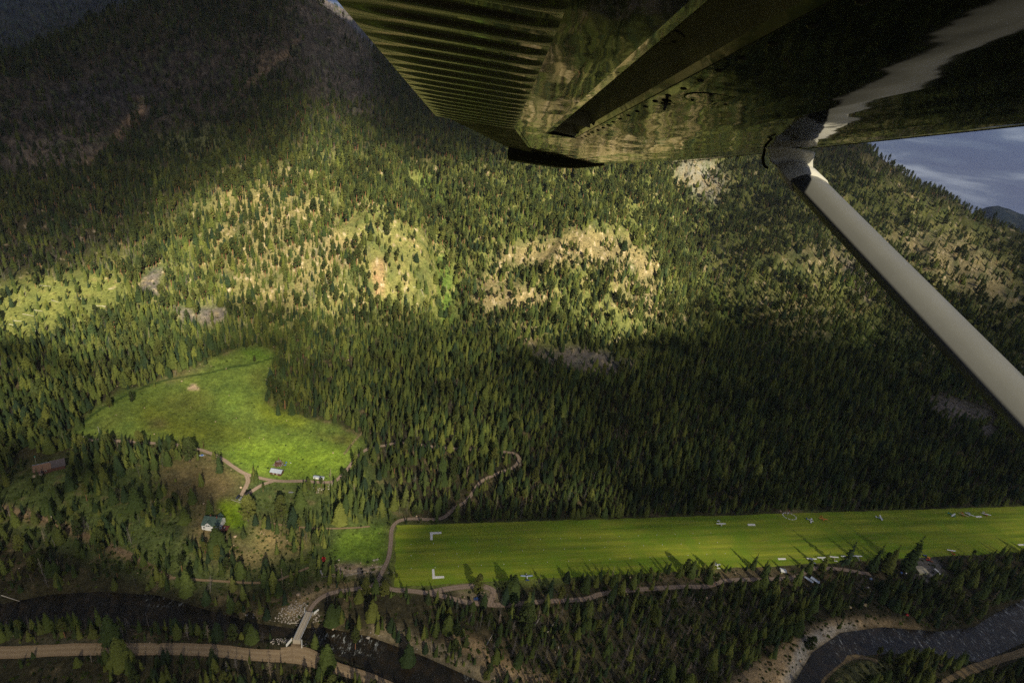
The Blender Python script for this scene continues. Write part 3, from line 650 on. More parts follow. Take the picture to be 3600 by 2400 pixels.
# ------------------------------------------------------------------ clouds: unseen broken deck behind and above the aircraft, cover shaped to place sun and shade
SUNLIT = raster(0.018, [
    ([(-700, 700), (0, 700), (300, 600), (800, 480), (1100, 330), (1180, 330), (1300, 450), (1500, 500), (1700, 500), (2500, 500), (3000, 560), (3700, 800), (3700, 1150), (3300, 1200), (2600, 1250), (2200, 1420), (1500, 1400), (1000, 1400), (400, 1450), (-700, 1450)], .15, 8),
    ([(-700, 1000), (0, 990), (250, 930), (480, 860), (600, 760), (780, 650), (960, 600), (1040, 560), (1080, 430), (1180, 400), (1260, 500), (1400, 560), (1600, 600), (1800, 580), (2300, 560), (2640, 560), (2720, 680), (2650, 850), (2600, 980), (2450, 1100), (2330, 1230), (2240, 1290), (2000, 1260), (1830, 1180), (1650, 1140), (1300, 1180), (1150, 1200), (1000, 1180), (760, 1230), (640, 1300), (400, 1365), (200, 1370), (0, 1330), (-700, 1350)], .95, 4.5),
    ([(900, 1180), (1600, 1150), (1950, 1250), (1900, 1380), (1650, 1480), (1300, 1520), (1000, 1430)], .50, 7),
    ([(730, 1160), (1000, 1120), (1080, 1190), (960, 1260), (760, 1240)], .16, 2.5),
    ([(2700, 600), (3000, 760), (3150, 790), (3500, 880), (3560, 980), (3420, 1080), (3100, 1120), (2900, 1160), (2620, 1100), (2620, 880)], .46, 6),
    ([(2950, 560), (3060, 540), (3300, 690), (3500, 800), (3400, 820), (3150, 740)], .45, 5),
    ([(900, -200), (1300, -200), (1300, 250), (1100, 200)], .08, 8),
    ([(230, 1540), (330, 1430), (600, 1330), (720, 1270), (900, 1210), (970, 1240), (930, 1400), (1000, 1450), (1200, 1480), (1290, 1550), (1200, 1690), (900, 1690), (700, 1600), (500, 1560)], .50, 3.5),
    ([(720, 1560), (900, 1540), (1150, 1560), (1240, 1600), (1180, 1690), (950, 1690), (800, 1640)], .95, 4),
    ([(640, 1740), (900, 1720), (1000, 1850), (900, 1980), (700, 1960)], .90, 4),
    ([(1000, 1650), (1300, 1560), (2000, 1640), (2100, 1800), (1400, 1830), (1100, 1850)], .48, 6),
    ([(1340, 1836), (2300, 1820), (2500, 1830), (2450, 1930), (2100, 1970), (1350, 2016), (1150, 2000), (1180, 1870)], .95, 4),
    ([(2300, 1825), (2900, 1800), (3650, 1770), (3650, 1855), (3000, 1876), (2350, 1925)], .60, 5),
    ([(900, 2000), (1300, 2000), (1500, 2100), (1300, 2300), (1000, 2320), (850, 2200)], .75, 6),
    ([(-300, 2250), (600, 2250), (1000, 2290), (1400, 2420), (-300, 2420)], .55, 5),
    ([(1400, 2080), (2000, 2060), (2200, 2200), (1900, 2420), (1400, 2400)], .40, 7),
    ([(2750, 2100), (3300, 2130), (3300, 2230), (2900, 2230), (2700, 2420), (2500, 2420)], .32, 5),
    ([(1420, 2078), (2400, 2028), (3700, 1930), (3700, 1980), (2500, 2085), (1420, 2150)], .12, 1.6),
    ([(2500, 640), (2700, 620), (2960, 760), (2980, 850), (2700, 900), (2560, 1010), (2500, 920)], .20, 3),
    ([(680, 1770), (870, 1750), (920, 1860), (760, 1910), (680, 1880)], .98, 2.5),
    ([(-300, 1600), (300, 1560), (650, 1620), (700, 1900), (500, 2050), (-300, 2000)], .42, 6)], warp=22.0)

def shadow_cloud_deck():
    Zc, T = 1500.0, 1 / math.tan(SUN_EL)
    ox, oy = math.sin(SUN_AZ) * T, math.cos(SUN_AZ) * T          # horizontal run of a sun ray per metre of height
    g = 18.0
    X, Y = np.meshgrid(np.arange(-4300, 5200, g), np.arange(-600, 5400, g))      # points on the z = 0 plane that the ray through a deck point aims at
    # where the ray meets the ground
    hs = np.linspace(1000, 0, 60); zz = np.zeros(X.shape); done = np.zeros(X.shape, bool)
    gx = np.arange(-4400, 6800, 25.0); gy = np.arange(-2600, 5500, 25.0); GX, GY = np.meshgrid(gx, gy); HG = height(GX.ravel(), GY.ravel()).reshape(GX.shape)
    def hl(x, y):
        i = np.clip((x - gx[0]) / 25, 0, len(gx) - 1.001); j = np.clip((y - gy[0]) / 25, 0, len(gy) - 1.001); a = i.astype(int); b = j.astype(int); u = i - a; v = j - b
        return (HG[b, a] * (1 - u) + HG[b, a + 1] * u) * (1 - v) + (HG[b + 1, a] * (1 - u) + HG[b + 1, a + 1] * u) * v
    for h in hs:
        px_, py_ = X + ox * h, Y + oy * h
        m = (~done) & (hl(px_, py_) >= h); zz[m] = h; done |= m
    hx_, hy_ = X + ox * zz, Y + oy * zz
    a, b, dep = project(hx_, hy_, zz)
    inside = (dep > 1) & (a > RX0 + 50) & (a < RX0 + RW * RC - 50) & (b > RY0 + 50) & (b < RY0 + RH * RC - 50)
    tr = np.where(inside, look(SUNLIT, np.clip(a, -650, 4250), np.clip(b, -450, 2850)), .12)
    wisp = fbm(X / 120, Y / 120, 4)
    tr = np.clip(tr * (1 + .35 * wisp) + .015 * wisp, .02, .99)
    edge = np.minimum(np.minimum(X - X.min(), X.max() - X), np.minimum(Y - Y.min(), Y.max() - Y)); fade = sstep(0, 250, edge)
    cov = (1 - np.sqrt(tr)) * fade                                # each of the two skins takes its half
    CX_, CY_ = X + ox * Zc, Y + oy * Zc
    puff = fbm(CX_ / 260, CY_ / 260, 4)
    thick = 25 + 150 * cov * fade * (1 + .8 * puff)
    top = Zc + thick * .7 + 30 * puff * cov; bot = Zc - thick * .3 + 18 * fbm(CX_ / 130, CY_ / 130, 3) * cov
    ny, nx = X.shape; n = nx * ny
    P = np.concatenate([np.stack([CX_.ravel(), CY_.ravel(), bot.ravel()], -1), np.stack([CX_.ravel(), CY_.ravel(), top.ravel()], -1)])
    idx = np.arange(n).reshape(ny, nx)
    q = np.stack([idx[:-1, :-1], idx[:-1, 1:], idx[1:, 1:], idx[1:, :-1]], -1).reshape(-1, 4)
    ring = np.concatenate([idx[0, :], idx[1:, -1], idx[-1, -2::-1], idx[-2:0:-1, 0]]); r2 = np.roll(ring, -1)
    q = np.concatenate([q[:, ::-1], q + n, np.stack([ring, r2, r2 + n, ring + n], -1)])
    m = bpy.data.materials.new('shadow_cloud_vapour'); m.use_nodes = True; nt = m.node_tree; nt.nodes.clear()
    o = _n(nt, 'ShaderNodeOutputMaterial'); at = _n(nt, 'ShaderNodeAttribute', attribute_name='cover')
    d1 = _n(nt, 'ShaderNodeBsdfDiffuse', Color=(.75, .76, .8, 1)); t1 = _n(nt, 'ShaderNodeBsdfTranslucent', Color=(.70, .74, .85, 1)); df = _n(nt, 'ShaderNodeMixShader'); df.inputs[0].default_value = .15; nt.links.new(d1.outputs[0], df.inputs[1]); nt.links.new(t1.outputs[0], df.inputs[2]); tp = _n(nt, 'ShaderNodeBsdfTransparent'); mx = _n(nt, 'ShaderNodeMixShader')
    nt.links.new(at.outputs['Fac'], mx.inputs[0]); nt.links.new(tp.outputs[0], mx.inputs[1]); nt.links.new(df.outputs[0], mx.inputs[2]); nt.links.new(mx.outputs[0], o.inputs['Surface'])
    cm = np_mesh('shadow_cloud_deck', P, q, m); fattr(cm, 'cover', np.tile(cov.ravel(), 2))
    ob = bpy.data.objects.new('shadow_cloud_deck', cm); col.objects.link(ob); tag(ob, 'unseen grey cloud deck shaped to cast shadow patches on the valley', 'clouds', kind='stuff')
shadow_cloud_deck()

def air():
    m = bpy.data.materials.new('hazy_air'); m.use_nodes = True; nt = m.node_tree; nt.nodes.clear()
    o = _n(nt, 'ShaderNodeOutputMaterial'); v = _n(nt, 'ShaderNodeVolumePrincipled'); v.inputs['Color'].default_value = (.62, .74, 1.0, 1); v.inputs['Density'].default_value = HAZE; v.inputs['Anisotropy'].default_value = .2
    nt.links.new(v.outputs[0], o.inputs['Volume'])
    z0, z1, r = float(TZ.min()) - 1.0, max(CAMH + 30.0, float(TZ.max()) + 30.0), 8600.0
    ob = MB().box((0, 0, (z0 + z1) / 2), (2 * r, 2 * r, z1 - z0)).build('haze', m); tag(ob, kind='stuff'); ob.display_type = 'WIRE'
    print('haze box', z0, z1)
HAZE = 2.5e-5
air()

# ------------------------------------------------------------------ tree models
def foliage_mat(name, stops, trans=.22):
    m, nt, b, o = mat_new(name)
    oi = _n(nt, 'ShaderNodeObjectInfo'); c = ramp(nt, oi.outputs['Random'], stops)
    f = ramp(nt, noise(nt, 1.7, 3, .7), [(.3, .6), (.72, 1.35)]); c = mixc(nt, c, f, 1.0, 'MULTIPLY')
    g = ramp(nt, noise(nt, .018, 3, .6), [(.33, .62), (.67, 1.32)]); c = mixc(nt, c, g, 1.0, 'MULTIPLY')
    nt.links.new(c, b.inputs['Base Color']); b.inputs['Roughness'].default_value = .75; b.inputs['Specular IOR Level'].default_value = .15
    t = _n(nt, 'ShaderNodeBsdfTranslucent'); nt.links.new(c, t.inputs['Color']); x = _n(nt, 'ShaderNodeMixShader'); x.inputs[0].default_value = trans
    nt.links.new(b.outputs[0], x.inputs[1]); nt.links.new(t.outputs[0], x.inputs[2]); nt.links.new(x.outputs[0], o.inputs['Surface'])
    return m
M_fir = foliage_mat('fir_needles', [(0, (.028, .050, .026)), (.25, (.046, .074, .022)), (.55, (.085, .116, .027)), (.8, (.130, .155, .033)), (1, (.155, .172, .036))], .30)
M_pine = foliage_mat('pine_needles', [(0, (.045, .064, .022)), (.5, (.078, .100, .028)), (1, (.14, .15, .036))], .28)
M_bush = foliage_mat('shrub_leaves', [(0, (.030, .050, .014)), (.5, (.055, .085, .016)), (1, (.11, .145, .022))])
M_bark = plain('fir_bark', (.075, .055, .042), .9, scale=.8)
M_pbark = plain('pine_bark', (.26, .12, .055), .9, var=.35, scale=.6)
def snag_mat():
    m, nt, b, o = mat_new('dead_wood'); oi = _n(nt, 'ShaderNodeObjectInfo')
    c = ramp(nt, oi.outputs['Random'], [(0, (.045, .038, .036)), (.45, (.10, .085, .08)), (.8, (.20, .175, .16)), (1, (.36, .27, .19))])
    nt.links.new(mixc(nt, c, ramp(nt, noise(nt, 1.1, 3, .6), [(.3, .7), (.7, 1.25)]), 1.0, 'MULTIPLY'), b.inputs['Base Color']); b.inputs['Roughness'].default_value = .9
    return m
M_snag = snag_mat()

def frond(mb, base, ang, L, droop, w, rnd):
    ca, sa = math.cos(ang), math.sin(ang)
    def pt(r, s, z): return (base[0] + ca * r - sa * s, base[1] + sa * r + ca * s, base[2] + z)
    z1, z2 = -droop * .35 * L + .06 * L, -droop * L
    q = rnd.uniform(.85, 1.15)
    mb.add([pt(0, 0, .05 * L), pt(L * .5, w, z1 - .10 * L), pt(L * .62, 0, z1 + .10 * L), pt(L * .5, -w, z1 - .10 * L), pt(L * q, w * .25, z2), pt(L * .82, w * .95, z2 - .05 * L), pt(L * .8, -w * .95, z2 - .05 * L)],
           [(0, 1, 2), (0, 2, 3), (2, 1, 5), (2, 5, 4), (2, 4, 6), (2, 6, 3)])
def conifer(seed, rad, levels=17, per=7, start=.07, droop=.35, power=.85, ragged=.25, taper=1.0):
    rnd = random.Random(seed); mb = MB(); top = 1.0
    for i in range(levels):
        f = start + (top - start) * (i / (levels - .3)) ** taper
        prof = (1 - f) ** power * min(1, (f - start) * 6 + .55)
        n = max(3, int(per * (.5 + prof)))
        for k in range(n):
            L = rad * prof * rnd.uniform(1 - ragged, 1 + ragged) + .012
            frond(mb, (0, 0, f + rnd.uniform(-.02, .02)), 2 * math.pi * (k + rnd.random() * .8) / n + i * 1.7, L, droop * rnd.uniform(.5, 1.3), L * rnd.uniform(.36, .5), rnd)
    mb.add([(.012, 0, .95), (-.006, .01, .95), (-.006, -.01, .95), (0, 0, 1.02)], [(0, 1, 3), (1, 2, 3), (2, 0, 3)])
    return mb
def clumps(seed, rad, z0, z1, n, size, mid=.5):
    rnd = random.Random(seed); mb = MB()
    for i in range(n):
        f = rnd.random(); z = z0 + (z1 - z0) * f; pr = rad * (1 - abs(f - mid) ** 1.6 * 1.7) * (1 - .35 * f)
        a = rnd.random() * 6.283; r = max(.01, pr) * rnd.random() ** .45; c = Vector((r * math.cos(a), r * math.sin(a), z + rnd.uniform(-.02, .02)))
        for k in range(7):
            d = Vector((rnd.gauss(0, 1), rnd.gauss(0, 1), rnd.gauss(.25, .7))).normalized(); e = d.orthogonal().normalized(); e.rotate(Matrix.Rotation(rnd.random() * 6.28, 3, d)); s = size * rnd.uniform(.7, 1.3)
            p = c + d * s * .55; mb.add([c - e * s * .30, c + e * s * .30, p + d * s * .5 + e * s * .1], [(0, 1, 2)])
            g = d.cross(e); mb.add([p - g * s * .38, p + e * s * .35, p + g * s * .38, p - e * s * .3 - d * s * .2], [(0, 1, 2, 3)])
    return mb
def trunk(r, h, n=6, wob=.0, seed=0):
    rnd = random.Random(seed); mb = MB(); pts = [(rnd.uniform(-wob, wob) * i, rnd.uniform(-wob, wob) * i, h * i / 4) for i in range(5)]
    mb.tube(pts, [r, r * .85, r * .66, r * .42, r * .12], n); return mb
def snag(seed, branches, blen):
    rnd = random.Random(seed); mb = trunk(.011, 1.0, 5, .002, seed)
    for i in range(branches):
        z = rnd.uniform(.22, .96); a = rnd.random() * 6.28; L = blen * (1.1 - z) * rnd.uniform(.5, 1.2) + .012
        p0 = Vector((0, 0, z)); p1 = p0 + Vector((math.cos(a) * L, math.sin(a) * L, rnd.uniform(-.35, .1) * L)); mb.cyl(p0, p1, .0032, .0008, 3, False)
        if blen > .1:
            for s in (-1, 1):
                q0 = p0.lerp(p1, .5); mb.cyl(q0, q0 + Vector((math.cos(a + s * .7) * L * .4, math.sin(a + s * .7) * L * .4, -.1 * L)), .0016, .0006, 3, False)
    return mb
SPEC = [   # kind word, crown builder, trunk radius, trunk height, needles, bark
    ('narrow', conifer(1, .115, 19, 6, .05, .45, .80, .25), .013, .97, M_fir, M_bark),
    ('narrow', conifer(2, .140, 18, 6, .06, .40, .78, .30), .014, .97, M_fir, M_bark),
    ('broad', conifer(3, .205, 16, 8, .06, .30, .72, .25), .018, .95, M_fir, M_bark),
    ('broad', conifer(4, .255, 15, 9, .05, .25, .62, .30), .020, .93, M_fir, M_bark),
    ('full', clumps(5, .24, .10, .97, 95, .085, .42), .022, .93, M_pine, M_bark),
    ('bare stemmed', clumps(6, .15, .42, .99, 70, .070, .5), .015, .95, M_pine, M_pbark),
    ('slender', conifer(9, .085, 20, 5, .04, .5, .72, .35), .012, .97, M_fir, M_bark),
    ('feathery', conifer(10, .17, 12, 6, .10, .70, .66, .50), .016, .96, M_pine, M_bark),
    ('ragged', conifer(8, .12, 11, 5, .25, .55, .60, .50), .012, .98, M_fir, M_bark),
]
CROWNS = [s[1].mesh('crown', s[4]) for s in SPEC]
TRUNKS = [trunk(s[2], s[3], 6, .003, i).mesh('trunk', s[5]) for i, s in enumerate(SPEC)]
SNAGS = [snag(21, 14, .05).mesh('dead_tree', M_snag), snag(22, 22, .09).mesh('dead_tree', M_snag), snag(23, 46, .16).mesh('dead_tree', M_snag), snag(24, 60, .20).mesh('dead_tree', M_snag)]
def merged(name, a, b):
    bm = bmesh.new(); bm.from_mesh(a); nf = len(bm.faces); bm.from_mesh(b); bm.faces.ensure_lookup_table()
    for f in bm.faces[nf:]: f.material_index = 1
    me = bpy.data.meshes.new(name); bm.to_mesh(me); bm.free(); me.materials.append(a.materials[0]); me.materials.append(b.materials[0]); return me
def bush(seed, n=34):
    rnd = random.Random(seed); mb = MB()
    for i in range(n):
        a = rnd.random() * 6.28; r = .5 * rnd.random() ** .5; z = .55 * (1 - (r / .55) ** 2) * rnd.uniform(.3, 1); c = Vector((r * math.cos(a), r * math.sin(a), z))
        for k in range(4):
            d = Vector((rnd.gauss(0, 1), rnd.gauss(0, 1), abs(rnd.gauss(.4, .6)))).normalized(); e = d.orthogonal().normalized(); s = rnd.uniform(.12, .24)
            mb.add([c - e * s * .5, c + e * s * .5, c + d * s * .9 + e * s * .2, c + d * s * .7 - e * s * .4], [(0, 1, 2, 3)])
    return mb
M_stone = plain('river_stone', (.36, .32, .28), .9, var=.4, scale=1.5)
M_tanrock = plain('tan_rock', (.40, .30, .21), .95, var=.35, scale=1.5)
def rock(seed, n=7, m=5):
    mb = MB(); mb.ball((0, 0, .15), .5, n, m, (1, .8, .62), .45, random.Random(seed)); return mb

def model_set(name, meshes):
    c = bpy.data.collections.new(name)
    for i, me in enumerate(meshes):
        o = bpy.data.objects.new('%s_%02d' % (name, i), me); c.objects.link(o)
    return c
def scatter(name, pos, rot, size, kind, models, label, cat):
    n = len(pos); me = bpy.data.meshes.new(name); me.vertices.add(n); me.vertices.foreach_set('co', np.ascontiguousarray(pos, np.float32).ravel())
    for nm, v in (('turn', rot), ('size', size)):
        a = me.attributes.new(nm, 'FLOAT_VECTOR', 'POINT'); a.data.foreach_set('vector', np.ascontiguousarray(v, np.float32).ravel())
    a = me.attributes.new('model', 'INT', 'POINT'); a.data.foreach_set('value', np.ascontiguousarray(kind, np.int32)); me.update()
    o = bpy.data.objects.new(name, me); col.objects.link(o); tag(o, label, cat, kind='stuff')
    g = bpy.data.node_groups.new(name + '_planting', 'GeometryNodeTree')
    g.interface.new_socket('Geometry', in_out='INPUT', socket_type='NodeSocketGeometry'); g.interface.new_socket('Geometry', in_out='OUTPUT', socket_type='NodeSocketGeometry')
    gi = g.nodes.new('NodeGroupInput'); go = g.nodes.new('NodeGroupOutput'); ip = g.nodes.new('GeometryNodeInstanceOnPoints'); ci = g.nodes.new('GeometryNodeCollectionInfo')
    ci.inputs['Collection'].default_value = models; ci.inputs['Separate Children'].default_value = True; ci.inputs['Reset Children'].default_value = True
    def att(nm, t):
        a = g.nodes.new('GeometryNodeInputNamedAttribute'); a.data_type = t; a.inputs['Name'].default_value = nm
        return next(s for s in a.outputs if s.enabled and s.name == 'Attribute')
    g.links.new(gi.outputs[0], ip.inputs['Points']); g.links.new(ci.outputs[0], ip.inputs['Instance']); ip.inputs['Pick Instance'].default_value = True
    g.links.new(att('model', 'INT'), ip.inputs['Instance Index']); g.links.new(att('turn', 'FLOAT_VECTOR'), ip.inputs['Rotation']); g.links.new(att('size', 'FLOAT_VECTOR'), ip.inputs['Scale'])
    g.links.new(ip.outputs[0], go.inputs[0])
    md = o.modifiers.new('planting', 'NODES'); md.node_group = g
    return o

# ------------------------------------------------------------------ where trees grow
DENS = raster(.82, [
    ([(520, 640), (900, 540), (1300, 520), (2400, 560), (2660, 600), (2600, 1000), (2300, 1250), (1800, 1180), (1200, 1150), (600, 1150)], .82, 5),
    ([(1180, 1560), (1420, 1530), (1860, 1560), (1840, 1680), (1640, 1800), (1400, 1820), (1200, 1800)], .50, 3),
    ([(-700, 1010), (150, 960), (430, 980), (480, 1060), (330, 1120), (100, 1190), (-700, 1200)], .14, 2.5),
    ([(0, 760), (500, 800), (420, 900), (0, 960)], .62, 3),
    ([(700, 640), (1000, 560), (1200, 700), (1180, 900), (1250, 1050), (1050, 1120), (850, 1100), (760, 950)], .56, 4),
    ([(1180, 780), (1300, 740), (1500, 790), (1570, 940), (1550, 1060), (1450, 1090), (1280, 1060), (1200, 950)], .20, 2),
    ([(1190, 900), (1290, 880), (1320, 1080), (1260, 1140), (1190, 1080)], .62, 1.5),
    ([(1530, 860), (1600, 860), (1600, 1130), (1550, 1150)], .32, 1.2),
    ([(1290, 910), (1350, 910), (1350, 1060), (1310, 1060)], .05, .8),
    ([(1740, 880), (1900, 850), (2060, 800), (2200, 830), (2330, 920), (2300, 1010), (2180, 960), (2040, 920), (1950, 950), (1760, 930)], .14, 1.8),
    ([(1650, 980), (1720, 960), (1900, 1020), (2000, 1060), (1880, 1090), (1720, 1110), (1650, 1060)], .20, 1.5),
    ([(2040, 960), (2200, 1000), (2320, 1080), (2360, 1200), (2280, 1240), (2100, 1200), (1960, 1080)], .50, 2),
    ([(2050, 760), (2250, 740), (2330, 860), (2250, 850), (2100, 810)], .25, 2),
    ([(470, 1030), (500, 980), (550, 935), (590, 930), (570, 1030), (520, 1045)], .02, .6), ([(600, 1060), (700, 1080), (810, 1070), (790, 1140), (630, 1145)], .12, 1),
    ([(1830, 1190), (2000, 1215), (2180, 1250), (2260, 1290), (2150, 1335), (1900, 1270)], .10, 1),
    ([(2370, 550), (2500, 550), (2570, 630), (2530, 720), (2440, 710), (2390, 640)], .14, 2),
    ([(2560, 720), (2950, 700), (3000, 860), (2900, 900), (2700, 880), (2600, 900)], .58, 3), ([(2650, 880), (3000, 850), (3000, 1000), (2750, 960)], .25, 2),
    ([(2560, 960), (3000, 1000), (3150, 1150), (3050, 1250), (2800, 1180), (2600, 1120)], .60, 3),
    ([(3080, 800), (3450, 840), (3600, 960), (3700, 1150), (3500, 1120), (3250, 980)], .34, 2), ([(3150, 720), (3600, 760), (3600, 860), (3200, 800)], .35, 2),
    ([(2950, 1150), (3250, 1180), (3350, 1350), (3100, 1300)], .45, 3), ([(3230, 1380), (3500, 1400), (3520, 1530), (3280, 1450)], .06, 1.5),
    ([(-700, 330), (200, 260), (600, 130), (1090, 110), (1060, 260), (900, 330), (700, 470), (450, 520), (200, 560), (-700, 600)], .20, 4),
    ([(290, 560), (300, 520), (440, 400), (460, 330), (510, 340), (500, 420), (390, 530), (310, 580)], .01, .7), ([(830, 330), (1050, 110), (1080, 120), (920, 290)], .05, .7),
    ([(0, 500), (380, 480), (300, 600), (0, 600)], .22, 2),
    ([(900, -200), (1320, -200), (1330, 330), (1200, 380), (1050, 280), (1080, 90)], .85, 3),
    ([(-100, -300), (500, -300), (300, 60), (0, 180), (-100, 180)], .12, 3),
    # valley floor
    ([(225, 1542), (330, 1435), (420, 1375), (640, 1315), (720, 1268), (900, 1205), (985, 1235), (935, 1400), (965, 1450), (1190, 1485), (1300, 1550), (1255, 1605), (1215, 1700), (960, 1705), (860, 1672), (770, 1615), (690, 1580), (560, 1555), (360, 1545)], .0, .6),
    ([(540, 1640), (720, 1590), (870, 1680), (1100, 1700), (1050, 1760), (880, 1790), (640, 1790), (520, 1720)], .012, 1.5),
    ([(640, 1760), (900, 1770), (920, 1850), (700, 1870)], .0, 1.5),
    ([(690, 1860), (900, 1840), (1050, 1900), (1000, 1990), (800, 1990)], .04, 2), ([(900, 1700), (1180, 1710), (1180, 1840), (900, 1830)], .07, 2),
    ([(1180, 1860), (1380, 1830), (1390, 2060), (1150, 2030), (1120, 1980)], .02, 1.2), ([(850, 1960), (1130, 1930), (1120, 2040), (900, 2060)], .20, 2),
    ([(1000, 2060), (1300, 2035), (1330, 2060), (1150, 2110), (1110, 2180), (980, 2190)], .03, 1.2),
    ([(1150, 2130), (1400, 2080), (1520, 2110), (1600, 2230), (1300, 2190)], .14, 2),
    ([(1560, 2060), (2500, 2030), (2800, 2010), (2800, 2040), (2300, 2100), (1600, 2130)], .03, 1.2),
    ([(1560, 2130), (2300, 2100), (2700, 2110), (2750, 2200), (2550, 2360), (2000, 2420), (1850, 2330), (1650, 2260)], .62, 2),
    ([(1550, 2240), (1640, 2230), (1760, 2300), (1960, 2400), (1740, 2400)], .06, 1.2),
    ([(2500, 2440), (2720, 2300), (2820, 2170), (3050, 2130), (3280, 2190), (3100, 2230), (2900, 2300), (2800, 2440)], .02, 1),
    ([(2800, 2440), (2900, 2380), (2960, 2310), (3100, 2300), (3160, 2350), (3000, 2420), (2950, 2460)], .02, 1),
    ([(2500, 2000), (3000, 1985), (3120, 2000), (3100, 2070), (2800, 2090), (2500, 2080)], .10, 2),
    ([(3320, 1900), (3800, 1800), (3800, 2200), (3320, 2200)], .60, 2),
    ([(3120, 1940), (3300, 1930), (3330, 2000), (3290, 2060), (3190, 2050)], .05, 1),
    ([(2900, 2030), (3150, 2060), (3120, 2160), (2900, 2140)], .35, 2),
    ([(-300, 1740), (40, 1640), (260, 1620), (560, 1640), (560, 1820), (300, 1840), (-300, 1760)], .20, 2), ([(60, 1580), (220, 1590), (230, 1690), (100, 1700)], .03, 1), ([(-100, 1680), (170, 1680), (240, 1720), (100, 1780), (-100, 1760)], .15, 1.5),
    ([(400, 1820), (720, 1810), (700, 1960), (500, 1970)], .07, 2),
    ([(-300, 1800), (100, 1800), (500, 2000), (700, 2090), (500, 2070), (0, 2110), (-300, 2130)], .50, 2), ([(500, 2000), (1000, 2060), (1000, 2180), (700, 2110)], .20, 2),
    ([(-400, 2205), (300, 2190), (1000, 2236), (1000, 2275), (-400, 2272)], .85, .8), ([(-400, 2320), (330, 2310), (380, 2480), (-400, 2480)], .04, 1.5), ([(330, 2320), (1000, 2330), (1200, 2410), (330, 2480)], .36, 1.5),
    ([(1100, 2290), (1250, 2290), (1500, 2400), (1350, 2400)], .30, 1.2),
], warp=16)
SNAGW = raster(.05, [
    ([(900, -200), (1320, -200), (1330, 400), (1250, 420), (1000, 330), (1050, 90)], .97, 4), ([(300, -100), (950, -200), (1050, 80), (700, 110), (300, 200)], .30, 5),
    ([(-300, 760), (420, 760), (520, 900), (440, 1000), (-300, 1050)], .40, 4), ([(620, 940), (700, 960), (690, 1050), (560, 1040)], .55, 1), ([(440, 700), (700, 640), (800, 700), (500, 800)], .22, 3),
    ([(1050, 400), (1300, 380), (1300, 560), (1000, 560)], .22, 3), ([(650, 1080), (1050, 1090), (1000, 1180), (700, 1170)], .30, 3),
    ([(2480, 850), (2580, 850), (2620, 1000), (2500, 1020)], .45, 2), ([(2600, 600), (3700, 700), (3700, 1300), (3000, 1200), (2600, 900)], .20, 4),
    ([(3000, 500), (3700, 780), (3700, 880), (3100, 700)], .45, 3),
    ([(1550, 2130), (2400, 2090), (2700, 2150), (2500, 2420), (1900, 2420)], .42, 3), ([(2300, 1650), (2500, 1620), (2600, 1780), (2300, 1780)], .20, 3),
    ([(-300, 1850), (400, 1900), (500, 2080), (-300, 2120)], .22, 3), ([(300, 2200), (1000, 2220), (900, 2290), (200, 2290)], .35, 2)], warp=16)

def jitter_cells(d0, d1, c):
    xs = np.arange(-d1, d1, c); ys = np.arange(0, d1, c); X, Y = np.meshgrid(xs, ys); X = X.ravel(); Y = Y.ravel()
    X = X + rng.uniform(-.48, .48, X.shape) * c; Y = Y + rng.uniform(-.48, .48, Y.shape) * c; d = np.hypot(X, Y)
    k = (d >= d0) & (d < d1) & (np.abs(np.arctan2(X, Y)) < R(61)); return X[k], Y[k]
def road_clear(x, y, z, pad):
    ok = np.ones(len(x), bool); near = np.where(z < 45)[0]
    for pl, w in ROAD_XY.values():
        p = pl[::3]; ok[near] &= dist_poly(p, x[near], y[near]) > w / 2 + pad
    u, v = strip_uv(x, y); ok &= ~((u > -4) & (u < STRIP_L + 5) & (v > -2.0) & (v < STRIP_W + 1.5))
    for rv in RIVERS: ok &= ~in_poly(rv, x, y); ok[near] &= dist_poly(rv, x[near], y[near], True) > 1.5
    return ok
def framed(x, y, z, m=260):
    a, b, d = project(x, y, z); return a, b, d, (d > 1) & (a > -m) & (a < 3600 + m) & (b > -m) & (b < 2400 + 2 * m)
tx, ty = [], []
for d0, d1, c in ((150, 560, 4.6), (560, 900, 5.0), (900, 1500, 5.4), (1500, 2100, 7.2), (2100, 5200, 17.0)):
    a, b = jitter_cells(d0, d1, c); tx.append(a); ty.append(b)
tx = np.concatenate(tx); ty = np.concatenate(ty); tz = height(tx, ty)
a, b, dep, ok = framed(tx, ty, tz)
patch = fbm(tx / 45, ty / 45, 3) + .5 * fbm(tx / 14, ty / 14, 2)
dn = look(DENS, a, b); ok &= rng.random(len(tx)) < np.clip(dn + patch * .75 * np.sqrt(np.clip(dn * (1 - dn), 0, 1)) * (dn < .78), 0, 1) * (dn > .004)
ok &= road_clear(tx, ty, tz, 2.0)
tx, ty, tz, a, b, dep = (q[ok] for q in (tx, ty, tz, a, b, dep)); nT = len(tx)
sn = rng.random(nT) < look(SNAGW, a, b) * (1 + .9 * fbm(tx / 60 + 9, ty / 60, 2))
hillT = sstep(25, 70, tz)
th = np.where(rng.random(nT) < .30, rng.uniform(5, 11, nT), np.clip(rng.normal(15.5, 3.6, nT), 8, 26)) * (1 + .10 * hillT) * (1 + .18 * fbm(tx / 70, ty / 70 + 7, 2))
th = np.where(b > 1700, th * .88, np.where(b > 1220, th * 1.06, th))
th = np.where(sn, rng.uniform(9, 19, nT), th)
r_ = rng.random(nT)
tk = np.where(r_ < .30, 0, np.where(r_ < .55, 1, np.where(r_ < .75, 2, np.where(r_ < .83, 3, np.where(r_ < .90, 4, np.where(r_ < .93, 5, np.where(r_ < .96, 6, 7)))))))
tk = np.where((rng.random(nT) < .22) & (tk < 3), rng.choice([6, 7, 8], nT, p=[.5, .35, .15]), tk)
